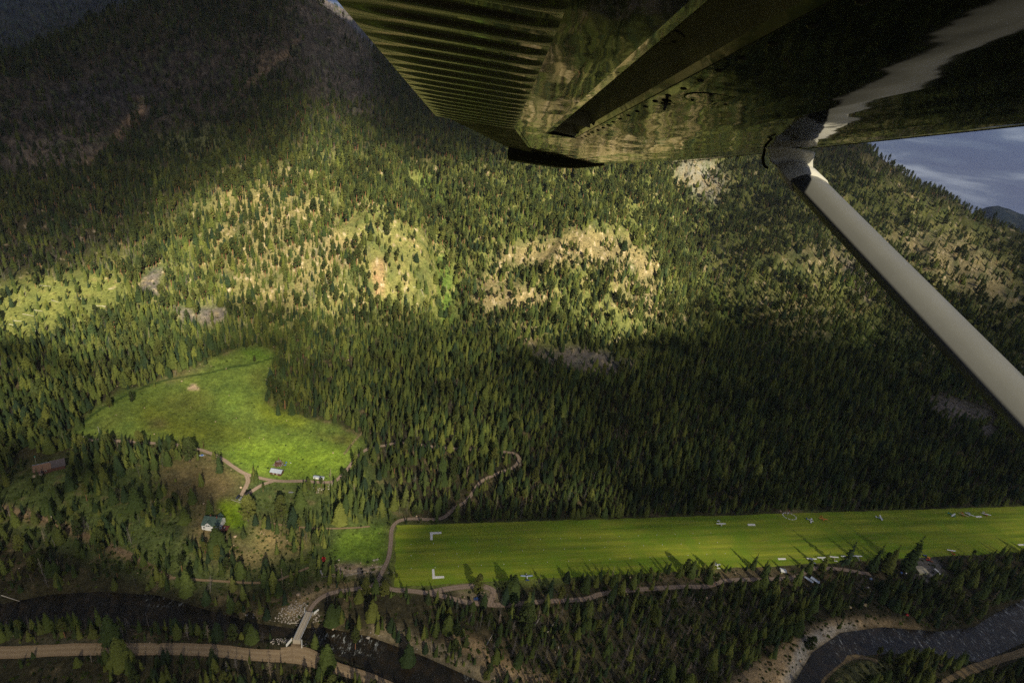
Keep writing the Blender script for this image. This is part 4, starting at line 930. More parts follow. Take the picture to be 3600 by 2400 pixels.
pond = (hillT > .5) & (b < 1150) & (rng.random(nT) < .22); tk = np.where(pond, 5, tk); th = np.where(pond & ~sn, th * 1.22, th)
tk = np.where((hillT > .5) & (rng.random(nT) < .45) & (tk != 5), rng.choice([0, 6, 1], nT), tk)
apparent = th * FPX / dep

# trees one can point to in the photograph: foot in photograph pixels, height in metres, model, own label (or None)
NAMED = [
    (385, 1432, 14, 4, 'dark bushy tree standing alone near the left edge of the green meadow'), (465, 1412, 13, 4, 'dark bushy tree beside the ditch in the green meadow'),
    (895, 1272, 9, 4, 'low dark tree in the far upper tip of the meadow'), (975, 1428, 34, 5, 'very tall pine with forked orange trunk at the right edge of the meadow'), (1002, 1436, 31, 5, 'tall pine just right of the forked pine at the meadow edge'), (955, 1402, 30, 5, 'tall pine behind the forked pine at the meadow edge'),
    (873, 1830, 27, 4, 'big dark full tree just right of the two parked trucks'), (738, 1810, 18, 2, 'olive green tree directly behind the white house'), (765, 1942, 28, 3, 'big conifer in front of the white house, hiding its corner'),
    (1212, 1697, 17, 4, 'round dark tree at the right end of the lane by the white trailer'), (1031, 1850, 22, 3, 'sunlit full conifer on the slope right of the white house'), (990, 1816, 24, 4, 'dark full tree left of the sunlit conifer right of the white house'),
    (1285, 2095, 19, 4, 'round pine where the lane meets the bridge road'), (1351, 2096, 16, 4, 'dark pine in the angle of the lane and the airstrip track'), (1166, 2190, 21, 3, 'conifer just right of the bridge on the far bank'), (1308, 2174, 20, 3, 'pale green conifer standing between the river and the bridge road'),
    (1249, 2284, 22, 5, 'tall pine on the near bank right of the white rapids'), (1150, 2346, 24, 3, 'conifer at the edge of the gravel road right of the bridge'), (1433, 2330, 21, 3, 'conifer leaning over the dark pool downstream of the bridge'),
    (660, 2086, 27, 2, 'tall pointed spruce standing on the far river bank'), (393, 2248, 24, 3, 'bright conifer on the near bank of the dark left river bend'), (425, 2335, 26, 3, 'tall tree overhanging the gravel road at lower left'), (118, 2312, 8, 2, 'small lone conifer below the gravel road at far left'),
    (3184, 2002, 36, 1, 'very tall dark spruce left of the tan roofed hut'), (2960, 2006, 31, 8, 'tall thin spruce in front of the row of white airplanes'), (3060, 2008, 29, 1, 'dark spruce left of the very tall spruce by the hut'), (3115, 2010, 29, 1, 'dark spruce close to the left of the very tall spruce by the hut'), (2888, 2004, 20, 1, 'thin spruce left of the tall thin spruce by the airplanes'),
    (1799, 2097, 25, 3, 'big dark conifer just left of the blue and white airplane'), (1848, 2214, 28, 4, 'bright yellow green pine with orange foot below the airstrip track'), (1680, 2082, 20, 4, 'round dark tree beside the blue pickup'),
    (617, 1692, 5, 3, 'small lone young tree on the dry field'), (545, 1826, 19, 8, 'thin pale tree on the slope left of the white house'), (650, 1836, 17, 3, 'full green conifer on the slope left of the white house'), (668, 1622, 27, 4, 'tall dark clump tree where the lane leaves the meadow'),
    (1166, 1985, 7, 4, None), (1375, 2025, 8, 4, None), (1395, 2028, 6, 4, None),
]
for p in [(1774, 2117, 18, 2), (1866, 2130, 20, 1), (1930, 2100, 24, 1), (2055, 2077, 20, 2), (2093, 2060, 14, 2), (2157, 2059, 14, 3), (2182, 2088, 18, 2), (2223, 2064, 16, 2), (1965, 2124, 20, 5), (2144, 2114, 17, 2), (1700, 2130, 15, 2), (2235, 2100, 13, 2), (2290, 2072, 14, 1), (2490, 2046, 15, 3), (2510, 2060, 16, 5), (2590, 2070, 15, 2), (2685, 2030, 18, 2), (2650, 2075, 14, 3), (2720, 2060, 16, 2), (2800, 2050, 20, 2), (2840, 2010, 16, 2)]:
    NAMED.append((*p, 'conifer in the line of trees between the airstrip and its dirt track'))
for p in [(378, 1588, 20, 4), (520, 1572, 15, 0), (592, 1635, 18, 2), (426, 1670, 18, 2), (370, 1716, 26, 2), (455, 1590, 16, 2), (490, 1610, 17, 1), (310, 1650, 20, 2), (265, 1640, 20, 2), (320, 1700, 18, 3), (400, 1770, 20, 2), (440, 1760, 17, 2), (480, 1790, 24, 3), (520, 1740, 16, 2), (545, 1650, 19, 2), (250, 1720, 18, 3), (200, 1760, 16, 3), (170, 1800, 17, 3)]:
    NAMED.append((*p, 'conifer in the grove between the brown lodge and the dry field'))
for p in [(1215, 1800, 22, 2), (1250, 1802, 21, 1), (1232, 1772, 20, 2), (1275, 1792, 22, 1), (1292, 1812, 20, 2), (1195, 1838, 24, 3), (1262, 1770, 18, 1), (1310, 1790, 22, 1), (1340, 1810, 20, 2), (1055, 1778, 20, 3), (1141, 1820, 18, 8)]:
    NAMED.append((*p, 'bright conifer of the clump on the slope above the footpath'))
na_ = np.array([p[:4] for p in NAMED], float); nx_, ny_, nz_ = hit(na_[:, 0], na_[:, 1])
TREES = []        # x, y, z, height, model, label, group
for p, x, y, z in zip(NAMED, nx_, ny_, nz_):
    shared = sum(q[4] == p[4] for q in NAMED) > 1
    TREES.append((x, y, z, p[2] * (1.30 if p[0] > 2880 and p[1] > 1990 else 1.08) * (1 if p[2] > 8 else .8), p[3], p[4] or 'small dark bush-like tree by the lane near the river', ((p[4] or 'small trees by the lane') if shared or p[4] is None else None)))
# keep the scattered trees off the marked ones and out of the way of buildings
far_ok = np.ones(nT, bool)
for x, y, z in zip(nx_, ny_, nz_): far_ok &= np.hypot(tx - x, ty - y) > 3.6
KEEP = [(750, 1842, 13), (975, 1645, 16), (1122, 1678, 10), (175, 1640, 20), (3235, 1995, 14), (2750, 2005, 8), (842, 1752, 10), (2850, 2040, 10), (3292, 2010, 8), (1680, 2105, 7), (1137, 1965, 5), (1060, 2200, 20)]
ka = np.array(KEEP, float); kx, ky, kz = hit(ka[:, 0], ka[:, 1])
for x, y, r in zip(kx, ky, ka[:, 2]): far_ok &= np.hypot(tx - x, ty - y) > r
ZONES = [
    ('below the gravel road at the bottom edge', [(-300, 2300), (900, 2310), (1500, 2420), (1500, 2900), (-300, 2900)]),
    ('between gravel road and left river bend', [(-300, 2200), (1000, 2240), (1000, 2300), (-300, 2300)]),
    ('in the dark wood left of the river bend', [(-300, 1780), (480, 1980), (640, 2100), (-300, 2160)]),
    ('on the rough slope below the white house', [(480, 1850), (1200, 1900), (1150, 2060), (900, 2200), (600, 2110), (480, 1980)]),
    ('between the brown lodge and river trail', [(-300, 1560), (600, 1560), (560, 1850), (480, 1980), (-300, 1790)]),
    ('between the bridge and airstrip track', [(1050, 2060), (1560, 2080), (1560, 2420), (1050, 2420)]),
    ('in the thin wood below the airstrip track', [(1560, 2030), (2500, 2030), (2900, 2060), (2700, 2420), (1560, 2420)]),
    ('in the grove around the tan roofed hut', [(2500, 1900), (3330, 1930), (3330, 2200), (2700, 2200)]),
    ('in the dark wood at right edge', [(3300, 1880), (3900, 1800), (3900, 2200), (3300, 2230)]),
    ('below the right river bend', [(2700, 2280), (3900, 2150), (3900, 2900), (2700, 2900)])]
cand = np.where(far_ok & ~sn & (a > 5) & (a < 3595) & (b - apparent * .75 < 2392))[0]
cand = cand[np.argsort(-apparent[cand])]; pick = []
for i in cand:
    if len(TREES) + len(pick) >= 300: break
    pick.append(i)
for i in pick:
    zn = next((nm for nm, pl in ZONES if bool(in_poly(pl, np.array(a[i]), np.array(b[i])))), 'on the forest floor near the river')
    sz = 'tall' if th[i] > 15 else 'short'
    lb = '%s %s conifer %s' % (sz, {'full': 'round crowned', 'ragged': 'thin ragged', 'bare stemmed': 'bare stemmed'}.get(SPEC[tk[i]][0], SPEC[tk[i]][0]), zn)
    TREES.append((tx[i], ty[i], tz[i], th[i], tk[i], lb, lb.replace(' conifer ', ' conifers ')))
for x, y, z, h, k, lb, grp in TREES:
    t = empty('conifer', (x, y, z - .15), random.random() * 6.28, lb, 'tree', grp); w = random.uniform(.9, 1.12); t.scale = (h * w, h * w, h)
    for nm, me in (('trunk', TRUNKS[k]), ('crown', CROWNS[k])):
        c = bpy.data.objects.new(nm, me); col.objects.link(c); c.parent = t
rest = far_ok & ~sn; rest[pick] = False; ri = np.where(rest)[0]
wv = rng.uniform(.85, 1.2, len(ri)); sl = rng.normal(0, .02, (len(ri), 2))
scatter('conifer_forest', np.stack([tx[ri], ty[ri], tz[ri] - .2], -1), np.stack([sl[:, 0], sl[:, 1], rng.uniform(0, 6.28, len(ri))], -1), np.stack([th[ri] * wv, th[ri] * wv, th[ri]], -1), tk[ri], model_set('conifer_model', [merged('conifer', CROWNS[i], TRUNKS[i]) for i in range(len(SPEC))]), 'conifer forest covering the valley floor and the slopes', 'forest')
# dead standing trees
si = np.where(far_ok & sn)[0]; si = si[np.argsort(-apparent[si])]
vis = [i for i in si if 5 < a[i] < 3595 and b[i] - apparent[i] * .75 < 2392][:300]
SZ = ZONES + [('on the burnt slope at upper left', [(-300, -300), (1400, -300), (1400, 700), (-300, 700)]), ('among living trees of the middle forest', [(600, 1150), (3900, 1150), (3900, 1850), (600, 1850)])]
for i in vis:
    zn = next((nm for nm, pl in SZ if bool(in_poly(pl, np.array(a[i]), np.array(b[i])))), 'on the left hillside'); kd = int(rng.integers(0, 4)) if b[i] > 1500 else int(rng.integers(0, 3))
    o = bpy.data.objects.new('dead_tree', SNAGS[kd]); col.objects.link(o); o.location = (tx[i], ty[i], tz[i] - .2); o.rotation_euler = (rng.normal(0, .05), rng.normal(0, .05), rng.uniform(0, 6.28)); o.scale = (th[i], th[i], th[i])
    lb = '%s grey dead tree standing %s' % (('bare', 'sparse', 'twiggy', 'bushy')[kd], zn); tag(o, lb, 'dead tree', lb.replace('dead tree', 'dead trees'))
s2 = np.array(sorted(set(si.tolist()) - set(vis)), int)
scatter('dead_forest', np.stack([tx[s2], ty[s2], tz[s2] - .2], -1), np.stack([rng.normal(0, .06, len(s2)), rng.normal(0, .06, len(s2)), rng.uniform(0, 6.28, len(s2))], -1), np.repeat(th[s2, None], 3, 1), np.where(dep[s2] > 1250, 3, rng.integers(0, 4, len(s2))), model_set('dead_tree_model', SNAGS), 'burnt and dead standing trees scattered through the forest', 'dead trees')
# shrubs and loose rock: nobody could count them
def strewn(bands, keep):
    X, Y = [], []
    for d0, d1, c in bands: p, q = jitter_cells(d0, d1, c); X.append(p); Y.append(q)
    X = np.concatenate(X); Y = np.concatenate(Y); Z = height(X, Y); p, q, d, k = framed(X, Y, Z, 60); k &= keep(X, Y, Z, p, q) & road_clear(X, Y, Z, .4)
    return X[k], Y[k], Z[k]
BUSHW = raster(.25, [([(-300, 1750), (1400, 1850), (1350, 2060), (1000, 2200), (-300, 2140)], .55, 4), ([(-300, 2200), (1400, 2250), (1500, 2420), (-300, 2450)], .5, 3), ([(1500, 2080), (3700, 1980), (3700, 2400), (1500, 2420)], .72, 4), ([(225, 1542), (420, 1375), (720, 1268), (900, 1205), (985, 1235), (935, 1400), (1190, 1485), (1300, 1550), (1255, 1605), (1215, 1700), (960, 1705), (690, 1580)], .02, 1.8), ([(520, 1600), (870, 1650), (850, 1780), (540, 1780)], .03, 1.5), ([(690, 1770), (860, 1770), (860, 1870), (700, 1870)], .0, 1), ([(1200, 1860), (1380, 1830), (1380, 2000), (1180, 1990)], .03, 1), ([(550, 620), (1000, 540), (1700, 560), (2700, 560), (3600, 800), (3700, 1200), (2900, 1200), (2300, 1290), (1800, 1200), (1000, 1160), (500, 1150)], .62, 4), ([(1180, 780), (1500, 780), (1560, 1000), (1300, 1070), (1190, 950)], .34, 2), ([(1530, 870), (1600, 930), (1610, 1140), (1550, 1150)], .95, 1), ([(1480, 600), (1560, 650), (1590, 780), (1510, 720)], .9, 1), ([(2470, 950), (2640, 1120), (2620, 1150), (2500, 1080)], .9, 1)], warp=16)
X, Y, Z = strewn(((150, 620, 3.0), (620, 1150, 4.2), (1150, 1700, 5.2)), lambda x, y, z, p, q: rng.random(len(x)) < look(BUSHW, p, q) * .62 * (1 + 1.1 * fbm(x / 12, y / 12, 2)))
s = rng.uniform(.8, 2.6, len(X)) * np.where(rng.random(len(X)) < .15, 1.6, 1)
scatter('shrub_cover', np.stack([X, Y, Z - .05], -1), np.stack([X * 0, X * 0, rng.uniform(0, 6.28, len(X))], -1), np.stack([s, s, s * rng.uniform(.6, 1.1, len(X))], -1), rng.integers(0, 3, len(X)), model_set('shrub_model', [bush(i).mesh('shrub', M_bush) for i in (31, 32, 33)]), 'low green shrubs growing all over the valley floor and slopes', 'shrubs')
RIP = raster(0, [([(960, 2175), (1010, 2130), (1060, 2110), (1075, 2125), (1072, 2180), (1050, 2192), (990, 2200)], 1, .5), ([(1095, 2165), (1125, 2150), (1130, 2185), (1100, 2195)], .9, .5), ([(945, 2252), (985, 2236), (1028, 2240), (1020, 2258), (960, 2265)], 1, .4), ([(1062, 2250), (1080, 2255), (1085, 2280), (1064, 2280)], .8, .4), ([(860, 2160), (980, 2180), (980, 2200), (880, 2182)], .4, .8), ([(2750, 2420), (2830, 2290), (2920, 2215), (3080, 2198), (3300, 2212), (3300, 2222), (3080, 2212), (2950, 2230), (2860, 2300), (2790, 2420)], .55, .5), ([(1180, 2195), (1330, 2228), (1520, 2300), (1700, 2390), (1690, 2400), (1480, 2305), (1300, 2240), (1170, 2208)], .35, .6), ([(1100, 1715), (1130, 1705), (1170, 1700), (1160, 1715), (1110, 1730)], .5, .4)], warp=4)
X, Y, Z = strewn(((200, 620, 1.25),), lambda x, y, z, p, q: rng.random(len(x)) < look(RIP, p, q))
s = rng.uniform(.5, 1.7, len(X))
scatter('river_boulders', np.stack([X, Y, Z], -1), rng.uniform(-.4, .4, (len(X), 3)) + np.stack([X * 0, X * 0, rng.uniform(0, 6, len(X))], -1), np.stack([s, s, s], -1), rng.integers(0, 3, len(X)), model_set('boulder_model', [rock(i).mesh('boulder', M_stone) for i in (41, 42, 43)]), 'pale boulders heaped along the river banks', 'boulders')
X, Y, Z = strewn(((150, 620, 4.5), (620, 1500, 4.2)), lambda x, y, z, p, q: rng.random(len(x)) < np.clip((q > 540) * (look(OPEN_TAN, p, q) * .5 + .015), 0, 1) * (1 + 1.3 * fbm(x / 10, y / 10, 2)) * .8)
s = rng.uniform(.5, 1.5, len(X)) * np.where(rng.random(len(X)) < .12, 2.2, 1)
scatter('loose_rock', np.stack([X, Y, Z], -1), rng.uniform(-.4, .4, (len(X), 3)) + np.stack([X * 0, X * 0, rng.uniform(0, 6, len(X))], -1), np.stack([s, s, s], -1), rng.integers(0, 3, len(X)), model_set('rock_model', [rock(i).mesh('rock', M_tanrock) for i in (51, 52, 53)]), 'tan loose rocks littering the open slopes', 'rocks')
print('trees', len(ri), 'individual', len(TREES), 'snags', len(vis), len(s2))

# ------------------------------------------------------------------ the high-wing airplane the picture is taken from: left wing and strut
def paint(name, base, rough, ior=1.5, wav=0.0, coat=0.0):
    m, nt, b, o = mat_new(name)
    pos = _n(nt, 'ShaderNodeTexCoord').outputs['Object']
    d = noise(nt, 2.3, 5, .7, pos); c = mixc(nt, tuple(x * .72 for x in base), tuple(x * 1.15 for x in base), d)
    nt.links.new(c, b.inputs['Base Color']); b.inputs['IOR'].default_value = ior; b.inputs['Coat Weight'].default_value = coat; b.inputs['Coat Roughness'].default_value = .03
    nt.links.new(ramp(nt, noise(nt, 5, 4, .6, pos), [(.3, rough * .75), (.75, rough * 1.5)]), b.inputs['Roughness'])
    if wav:
        h = noise(nt, 2.2, 2, .5, pos, ((1.6, .55, 1), (0, 0, 0))); h2 = noise(nt, 9.0, 2, .5, pos, ((1.0, .7, 1), (0, 0, 0)))
        k = _n(nt, 'ShaderNodeMath', operation='MULTIPLY_ADD'); nt.links.new(h2, k.inputs[0]); k.inputs[1].default_value = .10; nt.links.new(h, k.inputs[2])
        bp = _n(nt, 'ShaderNodeBump', Strength=1.0, Distance=wav); nt.links.new(k.outputs[0], bp.inputs['Height']); nt.links.new(bp.outputs[0], b.inputs['Normal'])
        nt.links.new(bp.outputs[0], b.inputs['Coat Normal'])
    return m
M_skin = paint('wing_skin_paint', (.022, .026, .018), .05, 1.38, .009)
M_flap = paint('flap_paint', (.026, .025, .016), .16, 1.45, .003)
M_cove = paint('cove_paint', (.20, .20, .125), .60, 1.25)
M_tip = paint('tip_paint', (.022, .022, .014), .45, 1.15)
M_dark = plain('dark_fastener', (.012, .012, .010), .6)
M_strut = paint('strut_paint', (.130, .133, .126), .36, 1.22)
M_cuff = paint('cuff_fill_paint', (.50, .49, .43), .4, 1.4)  # paler than the strut: fill light under the wing put into the colour

_rv = lambda px, py: np.array([(px - CXP) / FPX, (py - CYP) / FPX, 1.0])
WS = _rv(1730, 640); WS /= np.linalg.norm(WS)
WC = np.array([1, .13, .077]); WC -= WS * (WS @ WC); WC /= np.linalg.norm(WC)
WU = np.cross(WC, WS); WP0 = _rv(2790, 545) * 2.9
plane = empty('airplane', label='high wing airplane seen from its own window, glossy dark wing underside and pale strut', cat='airplane')
cols = [M3 @ WC, M3 @ WS, M3 @ WU, M3 @ WP0 + np.array([0, 0, CAMH])]
plane.matrix_world = Matrix([[cols[j][i] for j in range(4)] for i in range(3)] + [[0, 0, 0, 1]])
def wp(px, py, z=0.0):       # point of the wing's local plane at height z that lies on a photograph ray
    d = _rv(px, py); t = ((WP0 + WU * z) @ WU) / (d @ WU); p = d * t - WP0; return (p @ WC, p @ WS, z)
def wt(px, py, t):
    p = _rv(px, py) * t - WP0; return (p @ WC, p @ WS, p @ WU)
L1 = lambda y: -1.51 + (y - 1.04) * (.36 / 2.8)
cLE = lambda y: -.30 * max(0, (y - 1.0) / 2.6) ** 1.15
# main skin
mb = MB(); rings = []
NOSE = [(-.6, -.010), (-.25, -.002), (-.10, .008), (-.02, .022), (.05, .052), (.11, .088), (.135, .12), (.11, .15), (-.05, .195), (-.4, .235), (-.9, .235), (-1.3, .19)]
inn = [(-1.085, 0.0)] + NOSE + [(-1.62, .125), (-1.62, .115), (-1.30, .095), (-1.135, .075), (-1.10, .02)]
for y in np.linspace(-4.2, .97, 30): rings.append([(x, y, z) for x, z in inn])
mb.loft(rings, caps=False)
for f in range(len(mb.m)):                       # cove faces are matt
    if f % 18 in (13, 14, 15, 16): mb.m[f] = 1
rings = []
for y in np.linspace(.975, 3.62, 18):
    e = cLE(y); k = 1 - .18 * max(0, (y - 1) / 2.6); l1 = L1(y); te = l1 - .05
    rings.append([(l1, y, 0.0), (-1.06 + .05 * max(0, (y - 1) / 2.6), y, -.002)] + [(e + x * k * (1.0 if x > -1.0 else .95), y, z * k) for x, z in NOSE] + [(te, y, .10 * k), (te, y, .085 * k), (l1 - .01, y, .05 * k)])
mb.loft(rings)
mb.mat(2)
def rivet(x, y, r=.0065): mb.ball((x, y, -.001), r, 6, 4, (1, 1, .35))
for y in np.arange(-3.9, .95, .145): rivet(-1.045 + .004 * math.sin(y * 9), y, .0125)
for x in np.arange(-1.03, -.08, .055): rivet(x, 1.00); rivet(x + .02, 1.06, .005)
for y in np.arange(1.05, 3.5, .06): rivet(-1.06 + .05 * (y - 1) / 2.6 + .018, y, .005); rivet(-1.06 + .05 * (y - 1) / 2.6 - .018, y, .005); rivet(L1(y) + .03, y, .005)
for y in np.arange(-3.9, 3.5, .11): rivet(cLE(y) - .23, y, .004)
for x in np.arange(-1.05, -.4, .05): rivet(x, 2.3, .004); rivet(x, 3.45, .004); rivet(x, -2.05, .005)
mb.mat(2).box((-1.084, -1.6, -.0012), (.004, 5.1, .002)).box((-.07, -1.0, .0085), (.0035, 6.2, .003))
mb.build('wing', [M_skin, M_cove, M_dark], plane, False)
# round inspection covers, drain, tie-down hook
def cover(c, r, parent, z=0.0, mats=None):
    mb = MB(); ring = [(c[0] + r * math.cos(t), c[1] + r * math.sin(t)) for t in np.linspace(0, 2 * math.pi, 33)[:-1]]
    mb.loft([[(x, y, z) for x, y in ring], [(x, y, z - .004) for x, y in ring]])
    mb.mat(1).tube([(c[0] + (r + .003) * math.cos(t), c[1] + (r + .003) * math.sin(t), z - .001) for t in np.linspace(0, 2 * math.pi, 34)], .0035, 5)
    for t in (.5, 2.2, 4.3): mb.ball((c[0] + (r - .012) * math.cos(t), c[1] + (r - .012) * math.sin(t), z - .005), .007, 6, 4, (1, 1, .4))
    return mb.build('inspection_cover', mats or [M_skin, M_dark], parent)
cover((-.915, -1.07), .088, plane)
cp = wp(2435, 150, .075); cover((-1.205, cp[1]), .062, plane, .080, [M_cove, M_dark])
mb = MB(); d = wp(2342, 358); mb.cyl((d[0], d[1], 0), (d[0], d[1], -.03), .008, .005, 8).cyl((d[0], d[1], -.006), (d[0], d[1], -.010), .022, .018, 10); mb.build('fuel_drain', M_dark, plane)
mb = MB(); mb.tube([wt(2688, 528, 2.98), wt(2682, 556, 2.97), wt(2684, 574, 2.96), wt(2690, 586, 2.95), wt(2700, 592, 2.94)], [.007, .008, .008, .007, .006], 8); mb.build('tie_down_hook', M_tip, plane, True)
# flap: smooth nose part, beaded trailing part
mb = MB(); rings = []
fl = [(-1.515, -.010), (-1.40, -.010), (-1.30, -.005), (-1.262, .006), (-1.240, .024), (-1.238, .042), (-1.27, .062), (-1.4, .075), (-1.7, .055), (-2.045, .004), (-2.045, -.004)]
for y in np.linspace(-4.2, .90, 40): rings.append([(x, y, z) for x, z in fl])
mb.loft(rings)
flap = mb.build('flap', M_skin, plane, False)
ys = np.arange(-4.2, .885, .0075); xs = np.concatenate([[-1.516], np.linspace(-1.535, -2.02, 12), [-2.06]])
ph = (ys / .142) % 1.0; wave = np.sin(ph * 2 * np.pi) * 1.25; wave = np.clip(wave, -1, 1)
amp = np.array([0] + [.55] + [1] * 9 + [.8, .45] + [0]); X, Y = np.meshgrid(xs, ys); Z = -.013 + 0.0058 * wave[:, None] * amp[None, :]
n, m = X.shape; ii = np.arange(n - 1)[:, None] * m; kk = np.arange(m - 1)[None, :]
bm_ = np_mesh('beaded_skin', np.stack([X.ravel(), Y.ravel(), Z.ravel()], -1), np.stack([ii + kk, ii + kk + 1, ii + m + kk + 1, ii + m + kk], -1).reshape(-1, 4), M_flap)
o = bpy.data.objects.new('beaded_skin', bm_); col.objects.link(o); o.parent = flap
# hinge brackets in the cove at the flap's outer end
for y0 in (.25, .83):
    mb = MB(); mb.loft([[(-1.10, y0, .0), (-1.255, y0 + .02, .012), (-1.22, y0 + .02, .085), (-1.12, y0, .07)], [(-1.10, y0 + .015, .0), (-1.255, y0 + .035, .012), (-1.22, y0 + .035, .085), (-1.12, y0 + .015, .07)]]); mb.build('flap_bracket', M_cove, plane)
# aileron, slightly raised at its trailing edge
mb = MB(); rings = []
for y in np.linspace(.93, 3.62, 14):
    k = (y - .93) / 2.69; te = -2.10 + k * .62; h = L1(y) - .004
    rings.append([(h, y, .002), ((h + te) / 2, y, .018), (te, y, .030), (te, y, .038), ((h + te) / 2, y, .07), (h, y, .07)])
mb.loft(rings); mb.build('aileron', M_tip, plane)
# drooped tip fairing
mb = MB(); rings = []
cs = [-1.49, -1.42, -1.25, -1.05, -.80, -.58, -.42, -.32]
for y, dz, sh, up in ((3.60, -.004, 0, .17), (3.66, -.045, .01, .165), (3.76, -.088, .03, .15), (3.90, -.10, .07, .11), (4.00, -.085, .14, .03), (4.03, -.06, .2, -.03)):
    low = [(-.905 + (c + .905) * (1 - sh), y, dz * (1.0 if c < -1.0 else max(.04, 1 - ((c + 1.0) / .70) ** 2.2))) for c in cs]
    upp = [(-.905 + (c + .905) * (1 - sh) * .98, y, max(up * (.25 + .75 * (1 - ((c + .70) / .80) ** 2)), dz + .012)) for c in cs[::-1]]
    rings.append(low + upp)
mb.loft(rings); mb.build('wing_tip', M_tip, plane, False)
# strut with its cuff
STRUT_TWIST = R(-11)
T = Vector((-.030, -.135, -.100)); B = Vector((.207, -1.343, -.776)); ax = (B - T).normalized()
cd = Vector((1, 0, 0)); cd = (cd - ax * cd.dot(ax)).normalized(); cd.rotate(Matrix.Rotation(STRUT_TWIST, 3, ax)); td = ax.cross(cd)
SEC = [(-.5, .0), (-.47, .10), (-.36, .30), (-.26, .46), (.05, .50), (.32, .42), (.46, .22), (.5, 0), (.46, -.22), (.32, -.42), (.05, -.50), (-.26, -.46), (-.36, -.30), (-.47, -.10)]
def srings(ts, ch, th): return [[tuple(T + (B - T) * t + cd * (a * ch) + td * (b * th)) for a, b in SEC] for t in ts]
mb = MB(); mb.loft(srings(np.linspace(0, 2.6, 20), .238, .104)); strut = mb.build('strut', M_strut, plane, True)
mb = MB(); r0 = srings([.09], .262, .115)[0]; r1 = srings([.0], .260, .113)[0]; rings = [r0, r1]
for z, kx, ky, ox in ((-.06, .96, 1.06, -.012), (-.03, .94, 1.25, -.03), (-.008, .98, 1.7, -.045), (.004, 1.04, 2.1, -.06)):
    rings.append([(-.034 + ox + a * .250 * kx, -.085 + b * .110 * ky + (z + .06) * -.4, z) for a, b in SEC])
mb.loft(rings); mb.build('strut_cuff', M_cuff, plane, True)

# ------------------------------------------------------------------ things on the ground
def spot(px, py):
    x, y, z = hit([px], [py]); return Vector((float(x[0]), float(y[0]), float(z[0])))
def heading(p, q):
    a, b = spot(*p), spot(*q); return math.atan2(b.y - a.y, b.x - a.x)
M_white = plain('white_paint', (.78, .78, .76), .45, var=.06)
M_siding = plain('white_siding', (.80, .80, .80), .6, var=.05)
M_glass = plain('dark_glass', (.02, .025, .03), .08, var=.1, spec=.8)
M_rubber = plain('rubber', (.018, .018, .018), .8)
M_steel = plain('galvanised_steel', (.46, .52, .62), .38, metal=.35, var=.12)
M_greenroof = plain('green_shingles', (.060, .105, .085), .8, var=.22, scale=2)
M_brick = plain('chimney_brick', (.22, .075, .045), .9)
M_deckred = plain('red_stained_boards', (.12, .030, .022), .7, var=.25)
M_darkwood = plain('dark_brown_logs', (.075, .030, .020), .8, var=.3, scale=1.2)
M_brownroof = plain('brown_shingles', (.15, .088, .058), .85, var=.2)
M_plumroof = plain('dark_shingles', (.060, .050, .058), .85, var=.2)
M_grey = plain('weathered_boards', (.25, .22, .21), .9, var=.4, scale=1.2)
M_rust = plain('rusty_iron', (.22, .085, .045), .9, var=.4)
M_tanroof = plain('tan_metal_roof', (.42, .37, .26), .6, var=.08)
M_cream = plain('yellow_green_wall', (.42, .46, .24), .7, var=.1)
M_conc = plain('bridge_concrete', (.40, .35, .28), .9, var=.15, scale=.6)
M_rail = plain('pale_guard_rail', (.52, .57, .66), .45, metal=.2)
M_yellow = plain('yellow_marker', (.75, .50, .02), .6)
M_redp = plain('red_paint', (.50, .02, .02), .4); M_bluep = plain('blue_paint', (.03, .07, .24), .3, coat=.4); M_navy = plain('dark_blue_paint', (.012, .016, .03), .2, coat=.5)
M_silver = plain('silver_paint', (.42, .43, .45), .3, metal=.5, coat=.4); M_orange = plain('orange_paint', (.70, .22, .02), .45); M_teal = plain('teal_paint', (.05, .30, .24), .45); M_lblue = plain('pale_blue_paint', (.34, .44, .62), .4)
M_tarp = plain('blue_tarp', (.04, .12, .42), .5, var=.3); M_marker = plain('whitewashed_marker', (.80, .78, .74), .8, var=.12, scale=.8); M_tan = plain('tan_canvas', (.50, .38, .20), .8)
M_pole = plain('grey_pole', (.30, .30, .26), .7); M_wood = plain('raw_wood', (.42, .33, .22), .9, var=.3); M_log = plain('bleached_log', (.42, .38, .32), .9, var=.3)

def gable(mb, x0, x1, y0, y1, zw, zr, ry=None, th=.15, ov=.4, wall=0, roof=1):
    ry = (y0 + y1) / 2 if ry is None else ry
    mb.mat(wall).add([(x0, y0, -1.5), (x1, y0, -1.5), (x1, y1, -1.5), (x0, y1, -1.5), (x0, y0, zw), (x1, y0, zw), (x1, y1, zw), (x0, y1, zw), (x0, ry, zr), (x1, ry, zr)],
                     [(0, 1, 5, 4), (2, 3, 7, 6), (1, 2, 6, 9, 5), (3, 0, 4, 8, 7)])
    if roof is not None: roofs(mb, x0, x1, y0, y1, zw, zr, ry, th, ov, roof)
def roofs(mb, x0, x1, y0, y1, zw, zr, ry=None, th=.15, ov=.4, roof=0):
    ry = (y0 + y1) / 2 if ry is None else ry; mb.mat(roof)
    for ye, s in ((y0, -1), (y1, 1)):
        k = (zr - zw) / abs(ry - ye); yo, zo = ye + s * ov, zw - k * ov; a, b = x0 - ov, x1 + ov; e = .03
        mb.add([(a, ry, zr + e), (b, ry, zr + e), (b, yo, zo + e), (a, yo, zo + e), (a, ry, zr + e + th), (b, ry, zr + e + th), (b, yo, zo + e + th), (a, yo, zo + e + th)],
               [(0, 3, 2, 1), (4, 5, 6, 7), (0, 1, 5, 4), (1, 2, 6, 5), (2, 3, 7, 6), (3, 0, 4, 7)])
